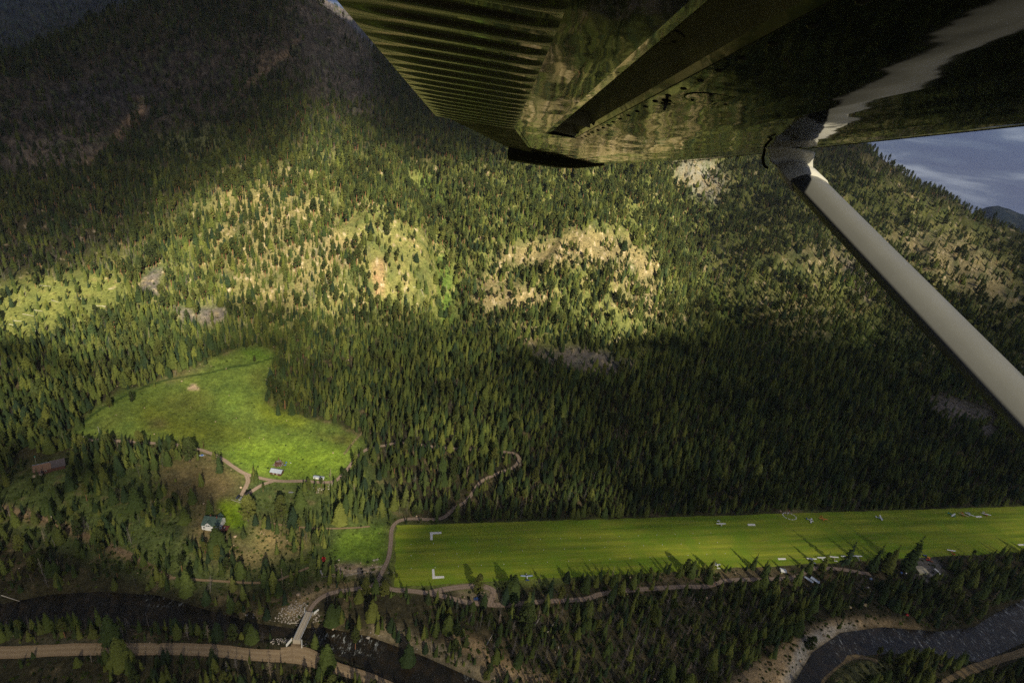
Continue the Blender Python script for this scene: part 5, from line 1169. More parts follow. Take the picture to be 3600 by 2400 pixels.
def window(parent, c, w, h, axis, n=1):
    f = MB(); d = (w + .16, .07, h + .16) if axis == 'y' else (.07, w + .16, h + .16)
    f.box(c, d); o = f.build('window', M_white, parent); g = MB(); k = .05
    g.box(c, (w, .12, h) if axis == 'y' else (.12, w, h)); g.build('pane', M_glass, o); return o

# white two-storey house, green roof
p = spot(752, 1846); hd = heading((733, 1852), (778, 1858.5)); hz = p.z
house = empty('house', (p.x, p.y, hz), hd, 'white wooden house with green shingle roof and two brick chimneys', 'house')
house.scale = (1.12, 1.12, 1.12); L, W = 13.5, 10.0
mb = MB(); gable(mb, -L / 2, L / 2, -W / 2, W / 2, 4.2, 8.2, .8, roof=None); mb.build('wall', M_siding, house)
mb = MB(); roofs(mb, -L / 2, L / 2, -W / 2, W / 2, 4.2, 8.2, .8); roof = mb.build('roof', M_greenroof, house)
for x, y in ((-2.6, 1.4), (2.9, .2)):
    mb = MB().box((x, y, 7.9), (.8, .8, 2.6)); mb.build('chimney', M_brick, roof)
mb = MB(); mb.T = Matrix.Translation((-1.6, -2.7, 0)) @ Matrix.Rotation(R(90), 4, 'Z'); gable(mb, -2.55, 3.0, -2.4, 2.4, 5.0, 7.4, roof=None); mb.build('dormer_wall', M_siding, house)
mb = MB(); mb.T = Matrix.Translation((-1.6, -2.7, 0)) @ Matrix.Rotation(R(90), 4, 'Z'); roofs(mb, -2.55, 3.2, -2.4, 2.4, 5.0, 7.4); mb.build('dormer_roof', M_greenroof, house)
mb = MB(); mb.T = Matrix.Translation((1.6, 4.4, 0)) @ Matrix.Rotation(R(90), 4, 'Z'); gable(mb, -2.5, 3.2, -2.2, 2.2, 3.7, 6.2, roof=None); mb.build('rear_wing_wall', M_siding, house)
mb = MB(); mb.T = Matrix.Translation((1.6, 4.4, 0)) @ Matrix.Rotation(R(90), 4, 'Z'); roofs(mb, -2.5, 3.2, -2.2, 2.2, 3.7, 6.2); mb.build('rear_wing_roof', M_greenroof, house)
for x in (-5.2, -4.2): window(house, (x, -W / 2 - .02, 1.9), .8, 1.3, 'y')
for x in (-2.3, -1.0): window(house, (x, -5.27, 4.2), .75, 1.2, 'y')
for y in (-.3, 1.0): window(house, (L / 2 + .02, y, 5.0), .7, 1.2, 'x')
for y in (1.0, 2.6): window(house, (L / 2 + .02, y, 1.8), .8, 1.3, 'x')
window(house, (L / 2 + .02, -3.2, 1.8), .9, 1.4, 'x')
mb = MB().box((L / 2 + 3.0, -2.2, .35), (5.2, 5.6, .25)); 
for sx, sy in ((-1, -1), (1, -1), (1, 1), (-1, 1)): mb.box((L / 2 + 3 + sx * 2.5, -2.2 + sy * 2.7, .1), (.15, .15, 1.9))
mb.box((L / 2 + 3, -4.95, 1.15), (5.2, .1, .1)).box((L / 2 + 5.55, -2.2, 1.15), (.1, 5.6, .1)); mb.build('deck', M_deckred, house)
def chair(x, y, rz, lb):
    M = house.matrix_world; v = Matrix.Translation((p.x, p.y, hz)) @ Matrix.Rotation(hd, 4, 'Z') @ Vector((x, y, .48))
    t = empty('garden_chair', v, hd + rz, lb, 'chair'); t.scale = (1.25, 1.25, 1.25)
    mb = MB().box((0, 0, .42), (.6, .6, .06)); mb.build('seat', M_white, t); mb = MB(); mb.add([(-.3, .28, .42), (.3, .28, .42), (.3, .42, 1.05), (-.3, .42, 1.05), (-.3, .34, .42), (.3, .34, .42), (.3, .48, 1.05), (-.3, .48, 1.05)], [(0, 1, 2, 3), (7, 6, 5, 4), (0, 4, 5, 1), (2, 6, 7, 3), (1, 5, 6, 2), (0, 3, 7, 4)]); mb.build('backrest', M_white, t)
    for sx in (-1, 1):
        for sy in (-1, 1): MB().box((sx * .26, sy * .26, .2), (.07, .07, .42)).build('leg', M_white, t)
chair(L / 2 + 1.4, -3.4, .4, 'white garden chair on the red deck beside the house wall'); chair(L / 2 + 3.8, -2.6, -.6, 'white garden chair out in the middle of the red deck')

# log barn with shiny metal roof, collapsed barn, long trailer
p = spot(974, 1662); hd = heading((956, 1661), (991, 1668.6))
barn = empty('barn', p, hd, 'dark log barn with shiny blue white metal roof', 'barn')
mb = MB(); gable(mb, -5.6, 5.6, -3.1, 3.1, 2.9, 4.9, roof=None); mb.build('wall', M_darkwood, barn)
mb = MB(); roofs(mb, -5.6, 5.6, -3.1, 3.1, 2.9, 4.9, ov=.5); mb.build('roof', M_steel, barn)
for x in (-2.2, 1.6): MB().box((x, -3.1, 1.2), (1.5, .16, 2.2)).build('door', M_grey, barn)
p = spot(980, 1634)
ruin = empty('collapsed_barn', p, .25, 'collapsed grey plank barn heaped up behind the metal roofed barn', 'ruin')
mb = MB(); mb.box((-.6, .4, 1.6), (6.4, 6.0, 3.6), .1, (.86, .86)); mb.build('log_crib', M_darkwood, ruin)
rn = random.Random(5); mb = MB()
for i in range(95):
    a = rn.uniform(0, 6.28); r = rn.uniform(.5, 5.6); L_ = rn.uniform(2.0, 5.5); c = Vector((r * math.cos(a), r * .8 * math.sin(a), max(.1, 4.4 - r * .75) * rn.uniform(.5, 1.0))); dv = Vector((rn.gauss(0, 1), rn.gauss(0, .6), rn.gauss(-.1, .35))).normalized() * L_ / 2
    mb.mat(rn.choice([0, 0, 0, 1])); mb.T = None; up = Vector((0, 0, 1)); sd = dv.cross(up).normalized() * .17; q = [c - dv - sd, c - dv + sd, c + dv + sd, c + dv - sd]; mb.add(q + [v + Vector((0, 0, .08)) for v in q], [(3, 2, 1, 0), (4, 5, 6, 7), (0, 1, 5, 4), (1, 2, 6, 5), (2, 3, 7, 6), (3, 0, 4, 7)])
mb.build('fallen_planks', [M_grey, M_darkwood], ruin)
mb = MB(); mb.add([(-2.6, .2, 3.7), (1.6, .4, 4.3), (1.8, 3.0, 3.9), (-2.4, 2.8, 3.4), (-2.6, .2, 3.85), (1.6, .4, 4.45), (1.8, 3.0, 4.05), (-2.4, 2.8, 3.55)], [(3, 2, 1, 0), (4, 5, 6, 7), (0, 1, 5, 4), (1, 2, 6, 5), (2, 3, 7, 6), (3, 0, 4, 7)]); mb.build('roof_panel', M_grey, ruin)
MB().cyl((-.8, 3.6, 0), (-.6, 3.7, 6.4), .28, .22, 8).build('flue_pipe', M_rust, ruin)
def heap(name, px, py, s, m, lb, cat, seed, sq=(1, .7, .5)):
    mb = MB(); rn = random.Random(seed)
    for k in range(5): mb.ball((rn.uniform(-.5, .5) * s, rn.uniform(-.4, .4) * s, .25 * s * sq[2]), s * rn.uniform(.4, .6), 8, 6, sq, .3, rn)
    o = mb.build(name, m, None); o.location = spot(px, py); return tag(o, lb, cat)
heap('tarpaulin', 1007, 1626, 1.6, M_tarp, 'crumpled blue tarpaulin at the right end of the collapsed barn', 'tarpaulin', 1); heap('tarpaulin', 1002, 1634, 1.4, M_tarp, 'blue tarpaulin lying just in front of the other blue one', 'tarpaulin', 2)
heap('white_barrel', 1022, 1626, .8, M_white, 'small white tank in the grass right of the blue tarpaulins', 'tank', 3)
p = spot(1121, 1682); hd = heading((1105, 1680), (1137, 1686))
tr = empty('trailer', p, hd, 'long low white trailer with metal roof beside the lane', 'trailer')
MB().box((0, 0, 1.45), (10.4, 2.9, 2.1)).build('body', M_siding, tr); mb = MB(); roofs(mb, -5.2, 5.2, -1.45, 1.45, 2.5, 2.95, ov=.2); mb.build('roof', M_steel, tr)
for x in (-3.2, 0, 3.0): window(tr, (x, -1.46, 1.6), 1.0, .6, 'y')
MB().box((1.4, -1.47, 1.3), (.8, .1, 1.7)).build('door', M_grey, tr); MB().box((0, 0, .2), (10.0, 2.4, .4)).build('skirting', M_darkwood, tr)

# brown lodge at far left
p = spot(172, 1648); hd = heading((141, 1640), (205, 1625))
lg = empty('lodge', p, hd, 'dark brown log lodge with brown and purple roofs at the left edge', 'lodge')
mb = MB(); gable(mb, -10, 1.5, -5.2, 4.2, 4.2, 7.6, roof=None); gable(mb, 1.5, 12, -4.6, 5.0, 4.0, 8.4, roof=None); mb.build('wall', M_darkwood, lg)
mb = MB(); roofs(mb, -10, 1.5, -5.2, 4.2, 4.2, 7.6, ov=.8); r_o = mb.build('roof', M_brownroof, lg)
mb = MB(); roofs(mb, 2.35, 12, -4.6, 5.0, 4.0, 8.4, ov=.8); mb.build('roof', M_plumroof, lg)
mb = MB(); mb.add([(-10.9, .3, 7.6), (2.2, .3, 7.6), (2.2, 4.9, 4.2), (-10.9, 4.9, 4.2), (-10.9, .3, 7.85), (2.2, .3, 7.85), (2.2, 4.9, 4.45), (-10.9, 4.9, 4.45)], [(3, 2, 1, 0), (4, 5, 6, 7), (0, 1, 5, 4), (1, 2, 6, 5), (2, 3, 7, 6), (3, 0, 4, 7)]); mb.build('metal_roof_slope', M_lblue, r_o)
for y in (-3, 0, 2.6): window(lg, (-10.02, y, 2.2), 1.2, 1.4, 'x')
for x in (-8, -5, -2): window(lg, (x, -5.22, 2.2), 1.3, 1.3, 'y')
MB().box((-8, -7.2, .5), (7, 3.6, .3)).build('porch', M_wood, lg)

# tan roofed hut and small pale hut by the airstrip, shelters with metal roofs
def hut(name, px, py, pa, pb, L, W, zw, zr, wall, roof, lb, cat='hut', grp=None):
    p = spot(px, py); o = empty(name, p, heading(pa, pb), lb, cat, grp); mb = MB(); gable(mb, -L / 2, L / 2, -W / 2, W / 2, zw, zr, roof=None); mb.build('wall', wall, o); mb = MB(); roofs(mb, -L / 2, L / 2, -W / 2, W / 2, zw, zr, ov=.6); mb.build('roof', roof, o)
    MB().box((0, -W / 2, 1.0), (1.0, .14, 2.0)).build('door', M_darkwood, o); window(o, (L * .3, -W / 2 - .02, 1.6), .9, .9, 'y'); window(o, (-L * .3, -W / 2 - .02, 1.6), .9, .9, 'y'); return o
hut('hut', 3233, 2008, (3212, 2004), (3253, 2002), 10.5, 8.0, 2.8, 3.9, M_cream, M_tanroof, 'hut with broad tan roof at the right end of the tree line')
hut('hut', 2751, 2010, (2741, 2008), (2762, 2012), 4.6, 4.0, 2.4, 3.0, M_cream, M_white, 'small hut with white roof and yellow green walls by the track')
for px, py, w, lb in ((2841, 2036, 2.6, 'narrow shelter with blue grey metal roof among the trees'), (2863, 2038, 3.6, 'wider shelter with blue grey metal roof right of the narrow one')):
    p = spot(px, py + 6); o = empty('shelter', p, heading((px - 8, py), (px + 14, py + 16)), lb, 'shelter'); mb = MB(); roofs(mb, -4.0, 4.0, -w / 2, w / 2, 2.4, 2.8, ov=.2); mb.build('roof', M_steel, o)
    for x in (-3.8, 3.8):
        for y in (-w / 2 + .15, w / 2 - .15): MB().box((x, y, 1.15), (.16, .16, 2.5)).build('post', M_wood, o)

# bridge
a, b, c, d = (Vector((*[float(v) for v in ground0(*q, -1.2)], -1.2)) for q in ((1075.6, 2149), (1101, 2151), (1031.6, 2248), (1053.6, 2250)))
m1, m2 = (a + b) / 2, (c + d) / 2; dv = m1 - m2; BL = dv.length; bw = ((a - b).length + (c - d).length) / 2 * .98; mid = (m1 + m2) / 2
br = empty('bridge', mid, math.atan2(dv.y, dv.x), 'concrete road bridge with pale steel rails over the river', 'bridge')
MB().box((0, 0, -.1), (BL, bw, .5)).build('deck', M_conc, br)
mb = MB()
for s in (-1, 1):
    mb.box((0, s * (bw / 2 - .55), -.75), (BL - 1, .5, .9))
mb.build('girder', M_rail, br)
mb = MB()
for s in (-.62, .62): mb.box((0, s * 1.5, .158), (BL - .2, .16, .02))
mb.build('wheel_mark', M_darkwood, br)
for s in (-1, 1):
    mb = MB(); mb.box((0, s * bw / 2, .78), (BL, .10, .34)).box((0, s * bw / 2, 1.12), (BL, .16, .10))
    r_ = mb.build('guard_rail', M_rail, br); mb = MB()
    for k in range(9): mb.box((-BL / 2 + .3 + (BL - .6) * k / 8, s * (bw / 2 + .1), .45), (.18, .18, 1.2))
    mb.build('posts', M_rail, r_)
for sx in (-1, 1):
    MB().box((sx * (BL / 2 - .4), 0, -2.6), (1.2, bw + .6, 5.0)).build('abutment', M_conc, br)
W2 = Matrix.Translation(mid) @ Matrix.Rotation(math.atan2(dv.y, dv.x), 4, 'Z'); iW = W2.inverted()
for (p0, p1) in (((1071, 2150), (1072, 2134)), ((1103, 2153), (1120, 2141)), ((1026, 2243), (1006, 2266)), ((1061, 2248), (1061, 2270))):
    q0, q1 = (iW @ Vector((*[float(v) for v in ground0(*q, -1.0)], -1.0)) for q in (p0, p1)); u_ = (q1 - q0); mb = MB(); mb.box(((q0 + q1) / 2)[:2] + (-.6,) if False else ((q0.x + q1.x) / 2, (q0.y + q1.y) / 2, -.6), (u_.length, .45, 2.6), math.atan2(u_.y, u_.x)); mb.build('wing_wall', M_white, br)
for q, lb in (((1026, 2247), 'yellow hazard marker at the left near corner of the bridge'), ((1058.5, 2252), 'yellow hazard marker at the right near corner of the bridge')):
    p = spot(*q); o = empty('hazard_marker', p, math.atan2(dv.y, dv.x), lb, 'marker'); MB().box((0, 0, 1.5), (.12, .9, 1.1)).build('panel', M_yellow, o); MB().box((.02, 0, .5), (.09, .09, 2.0)).build('post', M_steel, o)

# white ground markers of the airstrip
def marker(name, pts, lb):
    v = [spot(*q) for q in pts]; c = sum(v, Vector()) / len(v); mb = MB(); n = len(v); lo = [(q.x - c.x, q.y - c.y, .10) for q in v]; hi = [(x, y, .26) for x, y, _ in lo]
    area = sum(lo[i][0] * lo[(i + 1) % n][1] - lo[(i + 1) % n][0] * lo[i][1] for i in range(n)); 
    if area < 0: lo.reverse(); hi.reverse()
    mb.add(lo + hi, [tuple(range(n - 1, -1, -1)), tuple(range(n, 2 * n))] + [(i, (i + 1) % n, n + (i + 1) % n, n + i) for i in range(n)]); o = mb.build(name, M_marker); o.location = (c.x, c.y, 0); tag(o, lb, 'runway marker')
marker('corner_marker', [(1511.5, 1870.3), (1552.5, 1869), (1551.5, 1875.5), (1521, 1877), (1521, 1897.5), (1513, 1897.5)], 'white corner marker at the far left corner of the airstrip')
marker('corner_marker', [(1518.5, 2000), (1526.5, 2000), (1528.5, 2025), (1561, 2024), (1561.5, 2031), (1520.5, 2034)], 'white L shaped corner marker at the near left corner of the airstrip')
for pts, lb in (([(2627, 1841), (2653, 1840.5), (2656, 1847), (2630, 1847.5)], 'white oblong edge marker between the far side airplanes'), ([(2733.5, 1961.5), (2760, 1961), (2763.5, 1966.5), (2737, 1967.5)], 'white oblong edge marker on the near side, above the small hut'),
                ([(3428, 1813), (3449, 1813), (3453, 1818), (3432, 1818.5)], 'white oblong edge marker by the last airplane on the far side'), ([(3577, 1912), (3600, 1911.5), (3604, 1916.5), (3582, 1917)], 'white oblong edge marker at the right edge of the picture')):
    marker('edge_marker', pts, lb)
cone_me = None
for k, u0 in enumerate(np.arange(14, 330, 21.0)):
    for v0 in (18.5, 33.5, 47.0):
        q = A0 + AU * u0 + AV * v0
        if cone_me is None: mb = MB(); mb.cyl((0, 0, 0), (0, 0, .35), .32, .22, 8); cone_me = mb.mesh('edge_stone', M_marker)
        o = bpy.data.objects.new('edge_stone', cone_me); col.objects.link(o); o.location = (q[0], q[1], .08); tag(o, 'tiny white stone in the mown grass of the airstrip', 'stone', 'white stones along the airstrip')

# windsock in its ring of white stones
p = spot(2768, 1811)
ws = empty('windsock', p, .3, 'red and white windsock on a leaning white pole', 'windsock'); mb = MB(); mb.cyl((0, 0, 0), (.2, 0, 7.2), .16, .12, 8); mb.build('pole', M_white, ws); mb = MB(); mb.cyl((.2, 0, 7.0), (.9, .2, 6.6), .5, .45, 8); mb.mat(1).cyl((.9, .2, 6.6), (1.5, .4, 5.9), .45, .35, 8); mb.build('sock', [M_redp, M_white], ws)
for k in range(13):
    t = 2 * math.pi * k / 13; x, y = p.x + 2 + 7.5 * math.cos(t), p.y - 1 + 5.5 * math.sin(t); z = float(height(np.array([x]), np.array([y]))[0])
    o = MB().box((0, 0, .15), (2.2, .8, .4)).build('ring_stone', M_marker); o.location = (x, y, z); o.rotation_euler = (0, 0, t + 1.57); tag(o, 'white block in the ring round the windsock', 'marker', 'white blocks round the windsock')

# light airplanes parked along the airstrip
def wing_mesh(mb, span, ch, z, dih, th, tip=.8, x0=0.0):
    rings = []
    for s in (-1, -.55, 0, .55, 1):
        k = tip if abs(s) == 1 else (1 if abs(s) < .6 else .9); y = s * span / 2; zz = z + abs(s) * dih; c = ch * k
        rings.append([(x0 + c * .32, y, zz), (x0 + c * .22, y, zz + th * .55), (x0 - c * .15, y, zz + th * .6), (x0 - c * .68, y, zz + .03), (x0 - c * .68, y, zz - .02), (x0 + c * .1, y, zz - th * .35)])
    mb.loft(rings)
def small_plane(c, nose, tail, high, m_body, m_wing, m_tail, lb, span=10.8, k=1.0):
    p = spot(*c); o = empty('light_airplane', (p.x, p.y, max(p.z, .08) + .05), heading(tail, nose), lb, 'airplane', 'light airplanes parked along the airstrip'); o.scale = (k, k, k)
    st = [(2.6, .18, 1.25), (2.45, .45, 1.22), (1.5, .56, 1.22), (.9, .62, 1.35), (.2, .64, 1.45), (-.9, .60, 1.42), (-2.2, .42, 1.28), (-4.6, .16, 1.25), (-5.0, .08, 1.28)]
    mb = MB(); mb.loft([[(x, r * math.cos(t) * .92, z + r * math.sin(t) * (1.12 if high and -1.5 < x < 1.2 else 1)) for t in np.linspace(0, 2 * math.pi, 11)[:-1]] for x, r, z in st]); mb.build('fuselage', m_body, o, True)
    mb = MB(); wing_mesh(mb, span, 1.6, 2.12 if high else .82, .12 if high else .45, .24, .85, .45); mb.build('wing', m_wing, o)
    mb = MB(); wing_mesh(mb, 3.5, 1.15, 1.35, 0, .10, .75, -4.5); mb.build('tailplane', m_tail, o)
    mb = MB(); mb.loft([[(-3.6, -.05, 1.35), (-3.6, .05, 1.35), (-5.1, .04, 1.3), (-5.1, -.04, 1.3)], [(-4.7, -.03, 2.75), (-4.7, .03, 2.75), (-5.45, .02, 2.75), (-5.45, -.02, 2.75)]]); mb.build('fin', m_tail, o)
    mb = MB(); mb.loft([[(1.25 if high else 1.0, -.52, 1.6), (1.25 if high else 1.0, .52, 1.6), (-1.0, .48, 1.7), (-1.0, -.48, 1.7)], [(.75, -.44, 2.08), (.75, .44, 2.08), (-.5, .42, 2.1), (-.5, -.42, 2.1)]]); mb.build('windshield', M_glass, o)
    mb = MB(); mb.box((2.68, 0, 1.25), (.06, .16, 1.9)).cyl((2.6, 0, 1.25), (2.85, 0, 1.25), .16, .04, 8); mb.build('propeller', M_dark, o)
    for y in (-1.15, 1.15):
        mb = MB(); mb.cyl((.55, y - .09, .27), (.55, y + .09, .27), .27, .27, 10); w_ = mb.build('wheel', M_rubber, o); MB().cyl((.5, y * .45, .95), (.55, y, .3), .06, .05, 6).build('gear_leg', m_body, w_)
    MB().cyl((-4.7, -.05, .14), (-4.7, .05, .14), .14, .14, 8).build('tail_wheel', M_rubber, o)
    if high:
        for y in (-1, 1): MB().cyl((.6, y * .6, .95), (.55, y * 2.6, 2.1), .05, .05, 6).build('wing_strut', m_body, o)
SP = small_plane
SP((1851, 2027), (1850, 2018), (1855, 2045), False, M_white, M_lblue, M_bluep, 'low wing airplane with blue wings and tail parked alone by the trees', 11.2)
SP((2532, 1845), (2534, 1852), (2520, 1832), True, M_white, M_white, M_white, 'white high wing airplane parked nearest the left on the far side', 11.2)
SP((2850, 1832), (2856, 1836), (2838, 1828), False, M_white, M_white, M_bluep, 'white low wing airplane left of the orange one', 9.5)
SP((2892, 1827.5), (2895, 1834), (2888, 1822), True, M_orange, M_orange, M_orange, 'orange high wing airplane on the far side of the airstrip', 9.8)
SP((3094, 1824), (3104, 1828), (3078, 1820), True, M_lblue, M_white, M_white, 'white and blue high wing airplane alone beyond the orange one', 11.0)
SP((3348, 1814), (3358, 1818), (3335, 1805), True, M_teal, M_white, M_teal, 'green and white high wing airplane left of the tan winged one', 11.0)
SP((3384, 1812.5), (3376, 1815), (3372, 1806), True, M_orange, M_tan, M_orange, 'high wing airplane with tan wing and orange tail', 10.4)
SP((3406, 1812), (3399, 1815), (3396, 1806), True, M_white, M_white, M_lblue, 'white airplane close to the right of the tan winged airplane', 9.8)
SP((3464, 1811), (3462, 1814), (3452, 1803), True, M_redp, M_white, M_white, 'airplane with white wing and dark red body, last on the far side', 10.6)
SP((2517, 1987), (2513, 1981), (2522, 1997), False, M_white, M_white, M_white, 'small white low wing airplane at the near edge by leaning trees', 8.6)
SP((2851, 1969), (2844, 1962), (2859, 1983), True, M_white, M_white, M_white, 'white high wing airplane first in the row of five near the trees', 10.8)
SP((2886, 1965), (2880, 1959), (2896, 1978), True, M_white, M_white, M_teal, 'white airplane half hidden behind a tree, second in the row of five', 10.2)
SP((2928, 1962.5), (2922, 1956), (2937, 1977), True, M_tan, M_white, M_white, 'white winged airplane with cream body in the middle of the row', 11.0)
SP((2970, 1961), (2963, 1955), (2977, 1972), True, M_white, M_white, M_lblue, 'white airplane behind the tall thin spruce, fourth in the row', 10.4)
SP((3011, 1959.5), (3003, 1953), (3020, 1973), True, M_white, M_white, M_tan, 'white high wing airplane at the right end of the row of five', 11.2)
SP((3341, 1939.5), (3335, 1935), (3350, 1951), True, M_redp, M_white, M_redp, 'white winged airplane with red body by the dark wood', 9.6)

# cars, trucks, tractors
def vehicle(px, py, nose, tail, kind, m, lb, L=4.9, W=1.95):
    p = spot(px, py); o = empty(kind, (p.x, p.y, p.z + .12), heading(tail, nose), lb, 'truck' if 'pickup' in kind else 'car'); h = L / 2
    mb = MB(); prof = [(-h, .38), (-h, .95), (-h + .1, 1.02), (h - 1.25, 1.02), (h - .15, .88), (h, .72), (h, .38)]
    mb.loft([[(x, s * W / 2, z) for x, z in prof] for s in (-1, 1)]); body = mb.build('body', m, o)
    c0, c1 = ((-h + .25, h - 1.35) if kind == 'suv' else (-.75, h - 1.35)); mb = MB()
    mb.loft([[(c0, s * (W / 2 - .08), 1.02) for s in (-1, 1)] + [(c1 + .35, s * (W / 2 - .08), 1.02) for s in (1, -1)], [(c0 + .2, s * (W / 2 - .28), 1.68) for s in (-1, 1)] + [(c1 - .35, s * (W / 2 - .28), 1.68) for s in (1, -1)]]); mb.build('windows', M_glass, o)
    MB().box(((c0 + c1) / 2 - .05, 0, 1.71), (c1 - c0 - .35, W - .5, .07)).build('cab_roof', m, o)
    if kind != 'suv': MB().box((-h + .95, 0, 1.03), (1.6, W - .35, .04)).build('load_bed', M_dark, o)
    for x in (-h + .9, h - .95):
        for s in (-1, 1): MB().cyl((x, s * (W / 2 - .2), .36), (x, s * (W / 2 + .02), .36), .38, .38, 12).build('wheel', M_rubber, o)
    for s in (-1, 1): MB().box((h + .005, s * (W / 2 - .3), .72), (.05, .35, .16)).build('headlight', M_white, o)
    return o
vehicle(836.5, 1749, (830, 1755), (843, 1742), 'suv', M_navy, 'dark blue estate car parked left of the silver pickup', 5.0)
vehicle(848, 1753, (841, 1759), (855, 1746), 'pickup_truck', M_silver, 'silver pickup truck parked beside the dark estate car', 5.3)
v = vehicle(1677, 2106, (1665, 2106), (1690, 2105), 'pickup_truck', M_bluep, 'blue pickup with pale cab roof at the edge of the track', 5.4); 
v = vehicle(3293, 2010, (3302, 2017), (3285, 2003), 'suv', M_white, 'long white van under the trees right of the tan hut', 6.6, 2.2)
def tractor(px, py, rz, m, m2, lb):
    p = spot(px, py); o = empty('tractor', p, rz, lb, 'tractor'); MB().box((.9, 0, 1.1), (2.2, .8, .8)).build('bonnet', m, o); MB().box((-.6, 0, 1.7), (1.3, 1.2, 1.5), 0, (.8, .8)).build('cab', m, o); MB().box((-3.4, 0, .7), (2.6, 1.6, .5)).box((-1.9, 0, .6), (1.2, .12, .12)).build('implement', m2, o)
    for x, r, y in ((-.7, .75, .85), (1.6, .45, .7)):
        for s in (-1, 1): MB().cyl((x, s * (y - .18), r), (x, s * (y + .18), r), r, r, 12).build('wheel', M_rubber, o)
tractor(3251, 1955, R(150), M_bluep, M_orange, 'blue tractor with orange implement near the flag pole'); tractor(3262, 1970, R(165), M_redp, M_rust, 'red tractor on the bare ground above the tan hut')
# tents, camp things
def tent(px, py, s, m, rz, lb):
    p = spot(px, py); mb = MB(); mb.loft([[(s * math.cos(t) * k, s * .8 * math.sin(t) * k, z * s) for t in np.linspace(0, 6.283, 9)[:-1]] for k, z in ((1, 0), (.92, .35), (.62, .68), (.15, .82))]); o = mb.build('tent', m); o.location = p; o.rotation_euler = (0, 0, rz); tag(o, lb, 'tent')
    f = MB().box((s * .93, 0, .28 * s), (.12, .5 * s, .5 * s)).build('door_flap', M_dark, o)
tent(3056, 2106, 2.2, M_tarp, .4, 'bright blue tent under the trees above the sandy bank'); tent(3169, 2013, 1.5, M_tarp, 1, 'small blue tent left of the tan hut'); tent(3185, 2014, 1.2, M_white, 1, 'small white tent between the blue tent and the tan hut'); tent(3202, 2045, 2.0, M_teal, 2, 'pale teal tent below the tan hut'); tent(2721, 2149, 1.6, M_teal, 2, 'lone pale green tent in the thin wood'); tent(3189, 2161, 1.5, M_redp, .3, 'red tent at the edge of the sandy bank'); tent(3062, 2034, 1.6, M_lblue, .2, 'pale blue tent beside the end of the dirt track')
def boulder(px, py, s, lb, m, seed):
    o = rock(seed, 9, 7).build('boulder', m); o.location = spot(px, py); o.scale = (s, s, s); tag(o, lb, 'boulder')
boulder(3041, 2127, 4.0, 'big tan boulder below the blue tent', M_tan, 61); boulder(2988, 2135, 3.2, 'tan boulder left of the big one below the blue tent', M_tan, 62); boulder(1294, 2242, 3.2, 'lone pale boulder standing in the dark pool', M_stone, 63); boulder(1170, 2211, 2.2, 'pinkish boulder in the rapids right of the bridge', M_tanrock, 64); boulder(1048, 2090, 3.0, 'pale boulder on the bare bank above the riprap', M_tanrock, 65)
# poles
def pole(px, py, h, r, m, lb, cat, arm=False, tilt=0):
    p = spot(px, py); o = empty('utility_pole' if arm else 'pole', p, .4, lb, cat); MB().cyl((0, 0, -.2), (tilt, 0, h), r, r * .7, 8).build('shaft', m, o); return o
o = pole(350, 1527, 10, .26, M_pole, 'grey wooden pole in the meadow left of the lane', 'pole', True); MB().box((0, 0, 9.2), (.18, 2.2, .18)).build('crossarm', M_pole, o)
o = pole(716, 1573, 8.5, .24, M_darkwood, 'dark wooden pole where the lane enters the meadow', 'pole', True); MB().box((0, 0, 7.8), (.18, 1.8, .18)).build('crossarm', M_darkwood, o)
o = pole(127, 1626, 7, .18, M_pole, 'yard lamp pole with a pale head left of the lodge', 'lamp'); MB().ball((.2, 0, 7.1), .55, 8, 6, (1, 1, .7)).build('lamp_head', M_teal, o)
o = pole(3225, 1972, 13, .16, M_pole, 'tall pale flag pole at the edge of the airstrip', 'pole'); MB().ball((0, 0, 13.1), .22, 8, 6).build('finial', M_white, o)
# post-and-rail fences, camp table, crate, raft, junk
def fence(pts, lb, name='rail_fence', m=None):
    m = m or M_log; v = [spot(*q) for q in pts]; o = empty(name, v[0], 0, lb, 'fence'); o0 = v[0]
    for i in range(len(v) - 1):
        a_, b_ = v[i] - o0, v[i + 1] - o0; n_ = max(1, int((b_ - a_).length / 3.0))
        for h_ in (.55, 1.1): MB().cyl(a_ + Vector((0, 0, h_)), b_ + Vector((0, 0, h_)), .08, .08, 5).build('rail', m, o)
        for k in range(n_ + 1): q = a_.lerp(b_, k / n_); MB().cyl(q - Vector((0, 0, .3)), q + Vector((0, 0, 1.3)), .10, .09, 6).build('post', m, o)
fence([(1205, 2027), (1235, 2022), (1270, 2014), (1300, 2011), (1318, 2014)], 'pale post and rail fence curving to the lane near the river'); fence([(1362, 2015), (1387, 2014)], 'short rail fence between the lane and the airstrip corner'); fence([(815, 1758), (848, 1769)], 'low pale fence along the top of the house lawn')
fence([(1130, 2029), (1165, 2027), (1205, 2027)], 'weathered rail fence running left through the bushes', m=M_grey)
def picnic(px, py, rz, lb):
    p = spot(px, py); o = empty('picnic_table', p, rz, lb, 'table'); MB().box((0, 0, .78), (2.2, 1.0, .08)).build('tabletop', M_log, o)
    for s in (-1, 1): MB().box((0, s * .85, .45), (2.2, .35, .07)).build('bench', M_log, o); MB().box((s * .8, 0, .4), (.1, 1.5, .75)).build('leg', M_log, o)
picnic(1315, 1970, .2, 'pale picnic table in the grass left of the lane'); picnic(1326, 1967, 1.0, 'picnic table just right of the other one by the lane'); picnic(3052, 2066, .7, 'picnic table in the dark camp clearing'); picnic(3056, 2076, 1.6, 'picnic table below the other one in the camp clearing')
mb = MB(); rings = []
